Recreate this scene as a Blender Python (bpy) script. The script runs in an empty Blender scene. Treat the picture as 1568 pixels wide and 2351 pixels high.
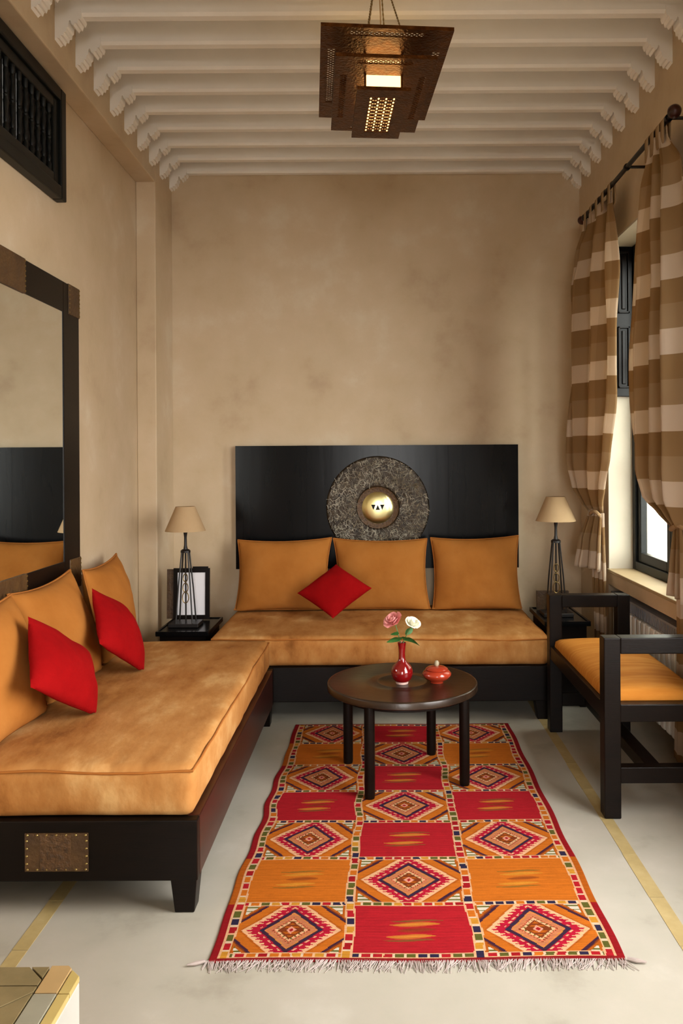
import bpy, bmesh, math, random
import numpy as np
from mathutils import Vector, Matrix, noise
random.seed(7)
PI = math.pi
scene = bpy.context.scene
C = scene.collection

# ------------------------------------------------------------------ camera, world, light, exposure
F_PX, W_PX, H_PX = 1860.0, 1568, 2351
VPX, VPY = 868.0, 1058.0
CAM_H = 1.45
cam_d = bpy.data.cameras.new('camera')
cam = bpy.data.objects.new('camera', cam_d); C.objects.link(cam)
cam.location = (0, 0, CAM_H)
cam.rotation_euler = (Matrix.Rotation(math.radians(90), 3, 'X') @ Matrix.Rotation(math.radians(-0.35), 3, 'Z')).to_euler()
cam_d.sensor_fit = 'VERTICAL'; cam_d.sensor_height = 36.0; cam_d.sensor_width = 24.0
cam_d.lens = F_PX / H_PX * 36.0
cam_d.shift_x = -(VPX - W_PX / 2) / H_PX
cam_d.shift_y = (VPY - H_PX / 2) / H_PX
cam_d.clip_start = 0.05
scene.camera = cam

world = bpy.data.worlds.new('sky'); scene.world = world
world.use_nodes = True
wn = world.node_tree.nodes['Background']
wn.inputs['Color'].default_value = (1.0, 0.985, 0.96, 1)
wn.inputs['Strength'].default_value = 27.0

def portal(name, loc, rot, sx, sy):
    l = bpy.data.lights.new(name, 'AREA'); l.shape = 'RECTANGLE'; l.size = sx; l.size_y = sy
    l.cycles.is_portal = True
    o = bpy.data.objects.new(name, l); C.objects.link(o); o.location = loc; o.rotation_euler = rot
    return o
vs = scene.view_settings
vs.view_transform = 'Standard'; vs.look = 'None'; vs.gamma = 1.0; vs.use_curve_mapping = False
vs.exposure = -0.4

# room dimensions (metres; x right, y into the room, z up)
YB = 5.60            # back wall
XL, XLR, YLE = -1.415, -1.54, 5.18     # left wall, its shallow recess, far end of that recess
XR = 1.40            # right wall
YF = -2.3            # wall behind the camera
ZSOF = 3.241         # soffit over the recess
ZBEAM, ZCEIL = 3.425, 3.555
W1 = (3.72, 4.94, 0.78, 2.75)          # window in view: y0, y1, z0, z1
W2 = (1.25, 2.85, 0.55, 2.75)          # its twin nearer the camera
DOOR = (-0.35, 0.65, 2.45)             # doorway behind the camera
portal('daylight_window_far', (XR + 0.16, (W1[0]+W1[1])/2, (W1[2]+W1[3])/2), (0, math.radians(90), 0), W1[3]-W1[2], W1[1]-W1[0])
portal('daylight_window_near', (XR + 0.16, (W2[0]+W2[1])/2, (W2[2]+W2[3])/2), (0, math.radians(90), 0), W2[3]-W2[2], W2[1]-W2[0])
portal('daylight_doorway', ((DOOR[0]+DOOR[1])/2, YF - 0.1, DOOR[2]/2), (math.radians(90), 0, 0), DOOR[1]-DOOR[0], DOOR[2])

# ------------------------------------------------------------------ materials
def lin(h):
    h = h.lstrip('#'); out = []
    for i in (0, 2, 4):
        c = int(h[i:i+2], 16) / 255
        out.append(c / 12.92 if c <= 0.04045 else ((c + 0.055) / 1.055) ** 2.4)
    return (*out, 1.0)

def new_mat(name):
    m = bpy.data.materials.new(name); m.use_nodes = True
    nt = m.node_tree
    return m, nt, nt.nodes['Principled BSDF']

def N(nt, t, **kw):
    n = nt.nodes.new(t)
    for k, v in kw.items():
        if k in n.inputs: n.inputs[k].default_value = v
        else: setattr(n, k, v)
    return n

def ramp(nt, fac, stops, interp='LINEAR'):
    r = nt.nodes.new('ShaderNodeValToRGB'); r.color_ramp.interpolation = interp
    e = r.color_ramp.elements
    while len(e) < len(stops): e.new(0.5)
    for i, (p, c) in enumerate(stops):
        e[i].position = p; e[i].color = lin(c) if isinstance(c, str) else c
    nt.links.new(fac, r.inputs['Fac'])
    return r

def mat(name, cols, scale=4.0, rough=0.6, metal=0.0, bump=0.0, bscale=None, detail=6.0, stretch=None, sheen=0.0, spec=None, coat=0.0, coord='Object'):
    """noise-mottled principled material; cols = list of hex stops"""
    m, nt, b = new_mat(name)
    tc = N(nt, 'ShaderNodeTexCoord')
    src = tc.outputs[coord]
    if stretch:
        mp = N(nt, 'ShaderNodeMapping'); mp.inputs['Scale'].default_value = stretch
        nt.links.new(src, mp.inputs['Vector']); src = mp.outputs['Vector']
    nz = N(nt, 'ShaderNodeTexNoise', Scale=scale, Detail=detail, Roughness=0.6)
    nt.links.new(src, nz.inputs['Vector'])
    if len(cols) == 1: cols = [cols[0], cols[0]]
    n = len(cols)
    r = ramp(nt, nz.outputs['Fac'], [(0.28 + 0.44 * i / (n - 1), c) for i, c in enumerate(cols)])
    nt.links.new(r.outputs['Color'], b.inputs['Base Color'])
    b.inputs['Roughness'].default_value = rough; b.inputs['Metallic'].default_value = metal
    if spec is not None: b.inputs['Specular IOR Level'].default_value = spec
    if sheen: b.inputs['Sheen Weight'].default_value = sheen; b.inputs['Sheen Roughness'].default_value = 0.4
    if coat: b.inputs['Coat Weight'].default_value = coat; b.inputs['Coat Roughness'].default_value = 0.08
    if bump:
        n2 = N(nt, 'ShaderNodeTexNoise', Scale=bscale or scale * 6, Detail=5.0)
        nt.links.new(src, n2.inputs['Vector'])
        bp = N(nt, 'ShaderNodeBump', Strength=bump, Distance=0.01)
        nt.links.new(n2.outputs['Fac'], bp.inputs['Height']); nt.links.new(bp.outputs['Normal'], b.inputs['Normal'])
    return m

M = {}
M['plaster'] = mat('tan_plaster', ['#b1987a', '#bea888', '#c4ae90', '#cdbda2'], 2.6, 0.62, bump=0.12, bscale=14, detail=9)
M['ceiling'] = mat('white_limewash', ['#e4ded4', '#ece7de'], 3, 0.8, bump=0.1, bscale=20)
M['floor'] = mat('pale_polished_plaster', ['#938d7f', '#a6a193', '#aba598', '#b5b0a4'], 3.2, 0.42, bump=0.04, bscale=9, detail=10)
M['strip'] = mat('ochre_stone', ['#988557', '#a89464', '#b5a275'], 9, 0.5)
M['wood'] = mat('black_stained_wood', ['#080503', '#100906', '#0b0604'], 5, 0.38, stretch=(1, 1, 8), bump=0.05, spec=0.15)
M['lit_rail_and_finial'] = mat('lit_rail_and_finial_wood', ['#1d0a06', '#36130b', '#280e08'], 3, 0.3, stretch=(6, 1, 6), spec=0.35)  # rail red is black wood in light, put into colour; finials red themselves
M['lacquer'] = mat('black_lacquer', ['#080808', '#0e0d0e'], 1.5, 0.2, stretch=(6, 1, 0.6), bump=0.03, bscale=3, spec=0.11)
M['suede'] = mat('orange_suede', ['#7a4a20', '#a06a36', '#b07d47', '#c69b64'], 3.6, 0.9, bump=0.4, bscale=12, detail=7, spec=0.1, stretch=(1.6, 0.8, 1))
M['suede_plain'] = mat('orange_suede_smooth', ['#8f5620', '#9f642b', '#a96f35'], 2.5, 0.9, bump=0.25, bscale=16, detail=5, spec=0.1)
M['seatcloth'] = mat('orange_seat_cloth', ['#b06c26', '#c07c30', '#cf9044'], 3, 0.8, stretch=(1, 9, 1), bump=0.05, spec=0.1)
M['piping'] = mat('orange_piping', ['#8f5420', '#a3652c'], 8, 0.9, spec=0.2)
M['red'] = mat('red_cotton', ['#7c080a', '#880a0c', '#920e10'], 5, 0.95, bump=0.25, bscale=90, spec=0.05)
M['leather'] = mat('tooled_brown_leather', ['#38230f', '#483014', '#553a1a'], 14, 0.5, bump=0.5, bscale=60)
M['leather_dark'] = mat('tooled_dark_leather', ['#2f1d0d', '#573a1b', '#2c1a0b'], 38, 0.5, bump=0.8, bscale=80)
M['nail'] = mat('brass_nail', ['#8f7b4a', '#a48e58'], 9, 0.35, 1.0)
M['iron'] = mat('black_iron', ['#110e0c', '#1c1613'], 12, 0.45, 0.3)
M['shade'] = mat('parchment_shade', ['#a98c66', '#b39670'], 6, 0.85)
M['paper'] = mat('white_paper', ['#d8d6da', '#dedce0'], 3, 0.9)
M['ceramic'] = mat('red_glaze', ['#640809', '#74090c', '#7e0c0f'], 6, 0.12, coat=0.6)
M['orange_glaze'] = mat('orange_red_glaze', ['#8c2815', '#992f19', '#9e3820'], 8, 0.2, coat=0.4)
M['pale_foot'] = mat('pale_glaze', ['#b9968c', '#c9aca2'], 8, 0.3)
M['stone_knob'] = mat('stone_knob', ['#8e8168', '#a89c80'], 30, 0.5)
M['brass'] = mat('polished_brass', ['#e6d992', '#f0e6ae'], 3, 0.28, 1.0, bump=0.2, bscale=5)
M['gong'] = mat('beaten_metal', ['#1d150d', '#33281b', '#4a3f30'], 16, 0.42, 0.45, bump=0.5, bscale=70)
M['gong_hi'] = mat('bright_scored_metal', ['#9c8660', '#c9c1b0', '#e6e0d4'], 9, 0.36, 0.1)
M['tabletop'] = mat('bronze_tabletop', ['#1e140d', '#291c12', '#332417'], 7, 0.3, 0.1, bump=0.08, bscale=30, spec=0.5)
M['radiator'] = mat('white_enamel', ['#e0ddd6', '#e8e5de'], 3, 0.45)
M['grille'] = mat('grey_grille', ['#7d7f86', '#8a8c92'], 3, 0.5)
M['bronze'] = mat('hammered_bronze', ['#43240d', '#583210', '#6e421a'], 26, 0.34, 0.9, bump=0.4, bscale=90)
M['chain'] = mat('brass_chain', ['#6f5a33', '#8c7446'], 40, 0.4, 0.8)
M['pink'] = mat('pink_petal', ['#d98683', '#e49a94'], 40, 0.7)
M['cream'] = mat('cream_petal', ['#e9e6cf', '#f2f0de'], 40, 0.7)
M['stem'] = mat('green_stem', ['#49602c', '#5b7438'], 20, 0.6)
M['leafm'] = mat('green_leaf', ['#1f4a1d', '#34682c', '#4f7a3a'], 30, 0.5)
M['white_wall'] = mat('white_plaster', ['#aeaba2', '#b8b5ac'], 4, 0.8)
M['reveal'] = mat('white_reveal', ['#b3a996', '#bdb3a0'], 4, 0.75)
M['sill'] = mat('sill_plaster', ['#a18a66', '#ad9772'], 4, 0.6)
M['tile_a'] = mat('olive_tile', ['#6d6040', '#857552', '#7a6b48'], 7, 0.3, coat=0.2)
M['tile_b'] = mat('brown_tile', ['#4c3a22', '#5f4a2c'], 7, 0.3, coat=0.2)
M['tile_c'] = mat('grey_tile', ['#8a8776', '#9c9886'], 7, 0.3, coat=0.2)
M['tile_d'] = mat('tan_tile', ['#a88a5c', '#b89a6a'], 7, 0.35, coat=0.2)
M['tile_e'] = mat('yellow_edge_tile', ['#b09a58', '#c2ac6c'], 7, 0.35, coat=0.2)
M['knot'] = mat('brown_cloth_knot', ['#8a6c48', '#9a7c58'], 30, 0.95)
M['fringe'] = mat('pale_wool_fringe', ['#9c8d86', '#b0a29c'], 40, 0.95)
M['courtyard'] = mat('dark_added_ground', ['#575046', '#625a4f'], 4, 0.9)  # added ground, kept dark so less light bounces up to the ceiling
M['dark'] = mat('dark_void', ['#070605', '#0b0908'], 4, 0.8)
M['darkwin'] = mat('black_green_wood', ['#0b0c09', '#111210'], 6, 0.4, stretch=(1, 1, 6), spec=0.2)

def m_emit(name, col, strength):
    m, nt, b = new_mat(name)
    b.inputs['Base Color'].default_value = lin(col)
    b.inputs['Emission Color'].default_value = lin(col); b.inputs['Emission Strength'].default_value = strength
    return m
M['glow'] = m_emit('lit_paper_box', '#ffcf80', 4.5)
M['sliver_glow'] = m_emit('daylight_sliver_glow', '#cfcac0', 0.6)  # weak emission imitating daylight behind the high window

def m_mirror():
    m, nt, b = new_mat('mirror_glass')
    b.inputs['Base Color'].default_value = (0.86, 0.9, 0.87, 1); b.inputs['Metallic'].default_value = 1.0
    b.inputs['Roughness'].default_value = 0.015
    return m
M['mirror'] = m_mirror()

def m_glass():
    m, nt, b = new_mat('window_glass'); nt.nodes.remove(b)
    t = N(nt, 'ShaderNodeBsdfTransparent', Color=(0.93, 0.96, 0.94, 1)); g = N(nt, 'ShaderNodeBsdfGlossy', Roughness=0.02)
    mx = N(nt, 'ShaderNodeMixShader'); mx.inputs[0].default_value = 0.06
    nt.links.new(t.outputs[0], mx.inputs[1]); nt.links.new(g.outputs[0], mx.inputs[2])
    nt.links.new(mx.outputs[0], nt.nodes['Material Output'].inputs['Surface'])
    return m
M['glass'] = m_glass()



def m_curtain():
    m, nt, b = new_mat('checked_curtain_cloth'); nt.nodes.remove(b)
    uv = N(nt, 'ShaderNodeUVMap'); uv.uv_map = 'cloth'
    sep = N(nt, 'ShaderNodeSeparateXYZ'); nt.links.new(uv.outputs[0], sep.inputs[0])
    fv = N(nt, 'ShaderNodeMath', operation='FRACT'); nt.links.new(sep.outputs['Y'], fv.inputs[0])
    fu = N(nt, 'ShaderNodeMath', operation='FRACT'); nt.links.new(sep.outputs['X'], fu.inputs[0])
    rv = ramp(nt, fv.outputs[0], [(0.0, '#b39a78'), (0.33, '#a68963'), (0.66, '#ded0be')], 'CONSTANT')
    ru = ramp(nt, fu.outputs[0], [(0.0, '#fbf6f0'), (0.36, '#ece0d2'), (0.68, '#dccdbb')], 'CONSTANT')
    mm = N(nt, 'ShaderNodeMix', data_type='RGBA', blend_type='MULTIPLY'); mm.inputs['Factor'].default_value = 0.75
    nt.links.new(rv.outputs['Color'], mm.inputs[6]); nt.links.new(ru.outputs['Color'], mm.inputs[7])
    d = N(nt, 'ShaderNodeBsdfDiffuse'); t = N(nt, 'ShaderNodeBsdfTranslucent')
    mx = N(nt, 'ShaderNodeMixShader'); mx.inputs[0].default_value = 0.42
    nt.links.new(mm.outputs[2], d.inputs['Color']); nt.links.new(mm.outputs[2], t.inputs['Color'])
    nt.links.new(d.outputs[0], mx.inputs[1]); nt.links.new(t.outputs[0], mx.inputs[2])
    nt.links.new(mx.outputs[0], nt.nodes['Material Output'].inputs['Surface'])
    return m
M['curtain'] = m_curtain()

def m_rug():
    m, nt, b = new_mat('woven_wool')
    a = N(nt, 'ShaderNodeVertexColor'); a.layer_name = 'dye'
    tc = N(nt, 'ShaderNodeTexCoord')
    mp = N(nt, 'ShaderNodeMapping'); mp.inputs['Scale'].default_value = (1, 12, 1); nt.links.new(tc.outputs['Object'], mp.inputs[0])
    nz = N(nt, 'ShaderNodeTexNoise', Scale=20.0, Detail=5.0); nt.links.new(mp.outputs[0], nz.inputs['Vector'])
    r = ramp(nt, nz.outputs['Fac'], [(0.3, (0.8, 0.8, 0.8, 1)), (0.7, (1.08, 1.08, 1.08, 1))])
    mm = N(nt, 'ShaderNodeMix', data_type='RGBA', blend_type='MULTIPLY'); mm.inputs['Factor'].default_value = 1.0
    nt.links.new(a.outputs['Color'], mm.inputs[6]); nt.links.new(r.outputs['Color'], mm.inputs[7])
    nt.links.new(mm.outputs[2], b.inputs['Base Color']); b.inputs['Roughness'].default_value = 0.95
    b.inputs['Specular IOR Level'].default_value = 0.1
    bp = N(nt, 'ShaderNodeBump', Strength=0.3, Distance=0.003)
    nt.links.new(nz.outputs['Fac'], bp.inputs['Height']); nt.links.new(bp.outputs['Normal'], b.inputs['Normal'])
    return m
M['rug'] = m_rug()

# ------------------------------------------------------------------ mesh helpers
class MB:
    def __init__(s): s.v = []; s.f = []
    def add(s, vs, fs):
        o = len(s.v); s.v += [tuple(p) for p in vs]; s.f += [tuple(i + o for i in f) for f in fs]; return s
    def box(s, x0, x1, y0, y1, z0, z1):
        vs = [(x, y, z) for z in (z0, z1) for y in (y0, y1) for x in (x0, x1)]
        return s.add(vs, [(0, 2, 3, 1), (4, 5, 7, 6), (0, 1, 5, 4), (2, 6, 7, 3), (0, 4, 6, 2), (1, 3, 7, 5)])
    def taper(s, a, b):      # a, b = (x0,x1,y0,y1,z) bottom and top rectangles
        vs = []
        for x0, x1, y0, y1, z in (a, b): vs += [(x0, y0, z), (x1, y0, z), (x0, y1, z), (x1, y1, z)]
        return s.add(vs, [(0, 2, 3, 1), (4, 5, 7, 6), (0, 1, 5, 4), (2, 6, 7, 3), (0, 4, 6, 2), (1, 3, 7, 5)])
    def bar(s, p, q, r, segs=8):
        return s.tube([p, q], [r, r], segs)
    def tube(s, path, rad, segs=8, closed=False, cap=True):
        path = [Vector(p) for p in path]; n = len(path)
        if not hasattr(rad, '__len__'): rad = [rad] * n
        rings = []; up = None
        for i in range(n):
            if closed: t = path[(i + 1) % n] - path[i - 1]
            else: t = path[min(i + 1, n - 1)] - path[max(i - 1, 0)]
            t.normalize()
            if up is None:
                up = Vector((0, 0, 1)) if abs(t.z) < 0.9 else Vector((1, 0, 0))
            a = t.cross(up); a.normalize(); b = a.cross(t); up = b
            rings.append([path[i] + rad[i] * (math.cos(2 * PI * k / segs) * a + math.sin(2 * PI * k / segs) * b) for k in range(segs)])
        vs = [p for r in rings for p in r]; fs = []
        m = n if closed else n - 1
        for i in range(m):
            j = (i + 1) % n
            for k in range(segs):
                l = (k + 1) % segs
                fs.append((i * segs + k, i * segs + l, j * segs + l, j * segs + k))
        if not closed and cap:
            fs.append(tuple(range(segs))[::-1]); fs.append(tuple((n - 1) * segs + k for k in range(segs)))
        return s.add(vs, fs)
    def lathe(s, prof, c, segs=32, axis='Z'):
        vs = []; fs = []; idx = []
        for r, z in prof:
            if r < 1e-6:
                idx.append([len(vs)]); vs.append((0, 0, z))
            else:
                idx.append(list(range(len(vs), len(vs) + segs)))
                vs += [(r * math.cos(2 * PI * k / segs), r * math.sin(2 * PI * k / segs), z) for k in range(segs)]
        for a, b in zip(idx[:-1], idx[1:]):
            for k in range(segs):
                l = (k + 1) % segs
                if len(a) == 1 and len(b) == 1: continue
                if len(a) == 1: fs.append((a[0], b[l], b[k]))
                elif len(b) == 1: fs.append((a[k], a[l], b[0]))
                else: fs.append((a[k], a[l], b[l], b[k]))
        out = []
        for x, y, z in vs:
            if axis == 'Z': p = (c[0] + x, c[1] + y, c[2] + z)
            elif axis == '-Y': p = (c[0] + x, c[1] - z, c[2] + y)       # profile z points to the camera
            elif axis == 'Y': p = (c[0] + x, c[1] + z, c[2] - y)
            out.append(p)
        return s.add(out, fs)
    def prism(s, poly, axis, a, b):
        n = len(poly); vs = []
        for t in (a, b):
            for p, q in poly:
                vs.append({'X': (t, p, q), 'Y': (p, t, q), 'Z': (p, q, t)}[axis])
        fs = [tuple(range(n))[::-1], tuple(range(n, 2 * n))]
        for i in range(n):
            j = (i + 1) % n; fs.append((i, j, n + j, n + i))
        return s.add(vs, fs)
    def cells(s, xs, ys, solid, z0, z1, xf=lambda p: p):
        nx, ny = len(xs) - 1, len(ys) - 1; ids = {}; vs = []; fs = []
        def vid(i, j, k):
            if (i, j, k) not in ids:
                ids[(i, j, k)] = len(vs); vs.append(xf((xs[i], ys[j], (z0, z1)[k])))
            return ids[(i, j, k)]
        S = lambda i, j: 0 <= i < nx and 0 <= j < ny and solid(i, j)
        for i in range(nx):
            for j in range(ny):
                if not S(i, j): continue
                fs.append((vid(i, j, 0), vid(i, j+1, 0), vid(i+1, j+1, 0), vid(i+1, j, 0)))
                fs.append((vid(i, j, 1), vid(i+1, j, 1), vid(i+1, j+1, 1), vid(i, j+1, 1)))
                if not S(i-1, j): fs.append((vid(i, j, 0), vid(i, j, 1), vid(i, j+1, 1), vid(i, j+1, 0)))
                if not S(i+1, j): fs.append((vid(i+1, j, 0), vid(i+1, j+1, 0), vid(i+1, j+1, 1), vid(i+1, j, 1)))
                if not S(i, j-1): fs.append((vid(i, j, 0), vid(i+1, j, 0), vid(i+1, j, 1), vid(i, j, 1)))
                if not S(i, j+1): fs.append((vid(i, j+1, 0), vid(i, j+1, 1), vid(i+1, j+1, 1), vid(i+1, j+1, 0)))
        return s.add(vs, fs)

def build(name, mb, m, parent=None, origin=None, smooth=False, bevel=0.0, sharp=38):
    base = Vector(origin) if origin is not None else (wloc(parent) if parent else Vector((0, 0, 0)))
    me = bpy.data.meshes.new(name)
    me.from_pydata([tuple(Vector(p) - base) for p in mb.v], [], mb.f)
    bm = bmesh.new(); bm.from_mesh(me)
    bmesh.ops.recalc_face_normals(bm, faces=bm.faces)
    if smooth:
        for f in bm.faces: f.smooth = True
        lim = math.radians(sharp)
        for e in bm.edges:
            if len(e.link_faces) == 2 and e.calc_face_angle(0) > lim: e.smooth = False
    bm.to_mesh(me); bm.free()
    me.materials.append(M[m] if isinstance(m, str) else m)
    o = bpy.data.objects.new(name, me); C.objects.link(o)
    if parent:
        o.parent = parent; o.location = base - wloc(parent)
    else: o.location = base
    if bevel:
        bv = o.modifiers.new('bevel', 'BEVEL'); bv.width = bevel; bv.segments = 2; bv.limit_method = 'ANGLE'
    return o

def wloc(o):
    p = Vector(o.location)
    while o.parent: o = o.parent; p = p + Vector(o.location)
    return p

def thing(name, loc, label, cat, group=None):
    o = bpy.data.objects.new(name, None); C.objects.link(o); o.location = loc; o.empty_display_size = 0.1
    o['label'] = label; o['category'] = cat
    if group: o['group'] = group
    return o
def tag(o, label, cat, group=None):
    o['label'] = label; o['category'] = cat
    if group: o['group'] = group
    return o
def struct(o, label=None):
    o['kind'] = 'structure'
    if label: o['label'] = label
    return o
def copy_tree(o, parent=None):
    c = o.copy(); C.objects.link(c); c.parent = parent
    for ch in list(o.children): copy_tree(ch, c)
    return c
def shared(src, name, loc, parent):
    o = bpy.data.objects.new(name, src.data); C.objects.link(o); o.parent = parent; o.location = loc
    for md in src.modifiers:
        b = o.modifiers.new(md.name, md.type)
        if md.type == 'BEVEL': b.width = md.width; b.segments = md.segments; b.limit_method = md.limit_method
    return o

def soft_box(x0, x1, y0, y1, z0, z1, r, step, disp=None, crown=0.0):
    """rounded cushion block with real wrinkles"""
    mb = MB(); L = (x1 - x0, y1 - y0, z1 - z0); lo = (x0, y0, z0); hi = (x1, y1, z1)
    n = [max(2, int(l / step)) for l in L]; ids = {}; vs = []; fs = []
    def vid(i, j, k):
        key = (i, j, k)
        if key in ids: return ids[key]
        p = Vector(tuple(lo[a] + L[a] * (i, j, k)[a] / n[a] for a in range(3)))
        c = Vector(tuple(min(max(p[a], lo[a] + r), hi[a] - r) for a in range(3)))
        d = p - c
        if d.length > 1e-9:
            # map cube shell onto rounded shell
            nd = d.normalized(); p = c + nd * r
        else: nd = Vector((0, 0, 0))
        if crown:
            u = (p.x - x0) / L[0] * 2 - 1; v = (p.y - y0) / L[1] * 2 - 1
            p.z += crown * max(0, 1 - abs(u) ** 2.4) ** 0.6 * max(0, 1 - abs(v) ** 3) ** 0.6 * (k / n[2])
        if disp: p = disp(p)
        ids[key] = len(vs); vs.append(tuple(p)); return ids[key]
    for i in range(n[0]):
        for j in range(n[1]):
            fs.append((vid(i, j, 0), vid(i, j+1, 0), vid(i+1, j+1, 0), vid(i+1, j, 0)))
            fs.append((vid(i, j, n[2]), vid(i+1, j, n[2]), vid(i+1, j+1, n[2]), vid(i, j+1, n[2])))
    for i in range(n[0]):
        for k in range(n[2]):
            fs.append((vid(i, 0, k), vid(i+1, 0, k), vid(i+1, 0, k+1), vid(i, 0, k+1)))
            fs.append((vid(i, n[1], k), vid(i, n[1], k+1), vid(i+1, n[1], k+1), vid(i+1, n[1], k)))
    for j in range(n[1]):
        for k in range(n[2]):
            fs.append((vid(0, j, k), vid(0, j, k+1), vid(0, j+1, k+1), vid(0, j+1, k)))
            fs.append((vid(n[0], j, k), vid(n[0], j+1, k), vid(n[0], j+1, k+1), vid(n[0], j, k+1)))
    return mb.add(vs, fs)

ZREST = 0.4825
def pillow(c, e1, e2, T, n=26, pinch=0.05, wr=0.006, seed=0, back=0.8, pw=0.5):
    """square cushion: centre, half-edge vectors, half thickness; returns mesh and its seam loop"""
    c = Vector(c); e1 = Vector(e1); e2 = Vector(e2); nn = e1.cross(e2).normalized()
    mb = MB(); vs = []; fs = []; idx = [{}, {}]; border = {}
    off = Vector((seed * 3.1, seed * 1.7, seed * 0.9))
    for s in (0, 1):
        for i in range(n + 1):
            for j in range(n + 1):
                u = -1 + 2 * i / n; v = -1 + 2 * j / n
                # denser sampling near the seam
                u = math.sin(u * PI / 2) * 0.6 + u * 0.4; v = math.sin(v * PI / 2) * 0.6 + v * 0.4
                edge = i in (0, n) or j in (0, n)
                if edge and s == 1: idx[1][(i, j)] = idx[0][(i, j)]; continue
                uu = u * (1 - pinch * (1 - v * v) * u * u); vv = v * (1 - pinch * (1 - u * u) * v * v)
                p = c + e1 * uu + e2 * vv
                h = T * (max(0, (1 - u * u)) * max(0, (1 - v * v))) ** pw
                sgn = 1 if s == 0 else -back
                w = noise.noise(p * 5 + off) * wr * 2.2 + noise.noise(p * 13 + off) * wr
                p = p + nn * (sgn * h + w * (0.3 + 0.7 * min(1, h / T * 2)))
                p.z = max(p.z, ZREST + (0.0055 if edge else 0.0))
                idx[s][(i, j)] = len(vs); vs.append(p)
    for s in (0, 1):
        for i in range(n):
            for j in range(n):
                q = (idx[s][(i, j)], idx[s][(i+1, j)], idx[s][(i+1, j+1)], idx[s][(i, j+1)])
                fs.append(q if s == 0 else q[::-1])
    loop = [(i, 0) for i in range(n)] + [(n, j) for j in range(n)] + [(i, n) for i in range(n, 0, -1)] + [(0, j) for j in range(n, 0, -1)]
    seam = [vs[idx[0][k]] for k in loop]
    mb.add(vs, fs)
    return mb, seam

def cushion(name, c, e1, e2, T, m, label, group, piping=True, base=None, **kw):
    mb, seam = pillow(c, e1, e2, T, **kw)
    zmin = min(p[2] for p in mb.v)
    t = thing(name, (c[0], c[1], zmin), label, 'cushion', group)
    build('cover', mb, m, t, smooth=True, sharp=80)
    if piping: build('piping', MB().tube(seam, 0.005, 6, closed=True), 'piping' if m != 'red' else m, t, smooth=True)
    return t

# ------------------------------------------------------------------ room shell
T_ = 0.3
floor = struct(build('floor', MB().box(-2.2, 2.2, YF - 0.3, YB + 0.3, -0.2, 0.0), 'floor'), 'pale cream polished floor with ochre stone strips')
for xs, pieces in (((-1.099, -1.051), 14), ((0.888, 0.938), 14)):
    y = YB - 0.02; k = 0
    while y > 0.9:
        ln = 0.27 + 0.05 * ((k * 37) % 5) / 5
        build('strip_tile', MB().box(xs[0] + 0.001 * (k % 3), xs[1], y - ln, y - 0.003, -0.02, 0.0015), 'strip', floor, origin=(xs[0], y - ln, 0))
        y -= ln; k += 1

struct(build('wall_back', MB().box(XLR - T_, XR + T_, YB, YB + T_, 0, ZCEIL), 'plaster'), 'tan plaster end wall behind the sofa')
wl = MB()
wl.box(XLR - T_, XLR, YF, YB, 0, ZCEIL)                         # recessed plane
wl.box(XLR, XL, YLE, YB, 0, ZCEIL)                               # pilaster at the end
wl.box(XLR, XL, YF, YLE, ZSOF, ZCEIL)                            # soffit beam
struct(build('wall_left', wl, 'plaster', bevel=0.006), 'tan plaster wall with a shallow recess on the left')
TR = 0.145                                                       # window reveal depth before the frame
wr = MB()
TW = 0.26
def wall_right_piece(y0, y1, z0, z1): wr.box(XR, XR + TW, y0, y1, z0, z1)
wall_right_piece(W1[1], YB, 0, ZCEIL)
wall_right_piece(W2[1], W1[0], 0, ZCEIL)
wall_right_piece(YF, W2[0], 0, ZCEIL)
for w in (W1, W2):
    wall_right_piece(w[0], w[1], w[3], ZCEIL)
wall_right_piece(W2[0], W2[1], 0, W2[2])
wall_right_piece(W1[0], W1[1], W1[2] - 0.09, W1[2] - 0.012)      # lintel under the sill
wr.box(XR + 0.14, XR + TW, W1[0], W1[1], 0, W1[2] - 0.09)       # back of the radiator niche
struct(build('wall_right', wr, 'plaster'), 'tan plaster wall with window openings on the right')
wf = MB()
wf.box(XLR, DOOR[0], YF - 0.25, YF, 0, ZCEIL); wf.box(DOOR[1], XR, YF - 0.25, YF, 0, ZCEIL); wf.box(DOOR[0], DOOR[1], YF - 0.25, YF, DOOR[2], ZCEIL)
struct(build('wall_front', wf, 'plaster'), 'tan plaster wall behind the viewer with a doorway')

og = struct(build('ground_added_outside', MB().box(XR + TW + 0.01, 14, -8, 14, -0.25, -0.05).box(-14, XR + TW, -14, YF - 0.31, -0.25, -0.05), 'courtyard'), 'dark ground added outside to cut light from below')  # ground put in to block the even sky's light from below
struct(build('wall_daylight_block', MB().box(3.6, 4.0, 3.3, 14, -0.05, 6.0), 'white_wall'), 'pale wall added outside to cut the daylight at the window')  # added wall: hides part of the sky from the far window
ceil = struct(build('ceiling', MB().box(XLR - T_, XR + T_, YF - 0.25, YB + T_, ZCEIL, ZCEIL + 0.2), 'ceiling'), 'white ceiling carried by close-set beams')
BW = 0.062; PITCH = 0.245
proto = None; cp = [None, None]
prof = [(0, 0.03), (0.118, 0.03), (0.118, -0.004), (0.112, -0.02), (0.104, -0.018), (0.099, -0.036), (0.089, -0.034), (0.083, -0.046), (0.074, -0.04), (0.068, -0.022), (0.062, -0.026),
        (0.059, -0.05), (0.052, -0.056), (0.05, -0.074), (0.041, -0.074), (0.037, -0.09), (0.026, -0.088), (0.021, -0.103), (0.01, -0.099), (0, -0.108)]
k = 0
y = YB - BW
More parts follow.
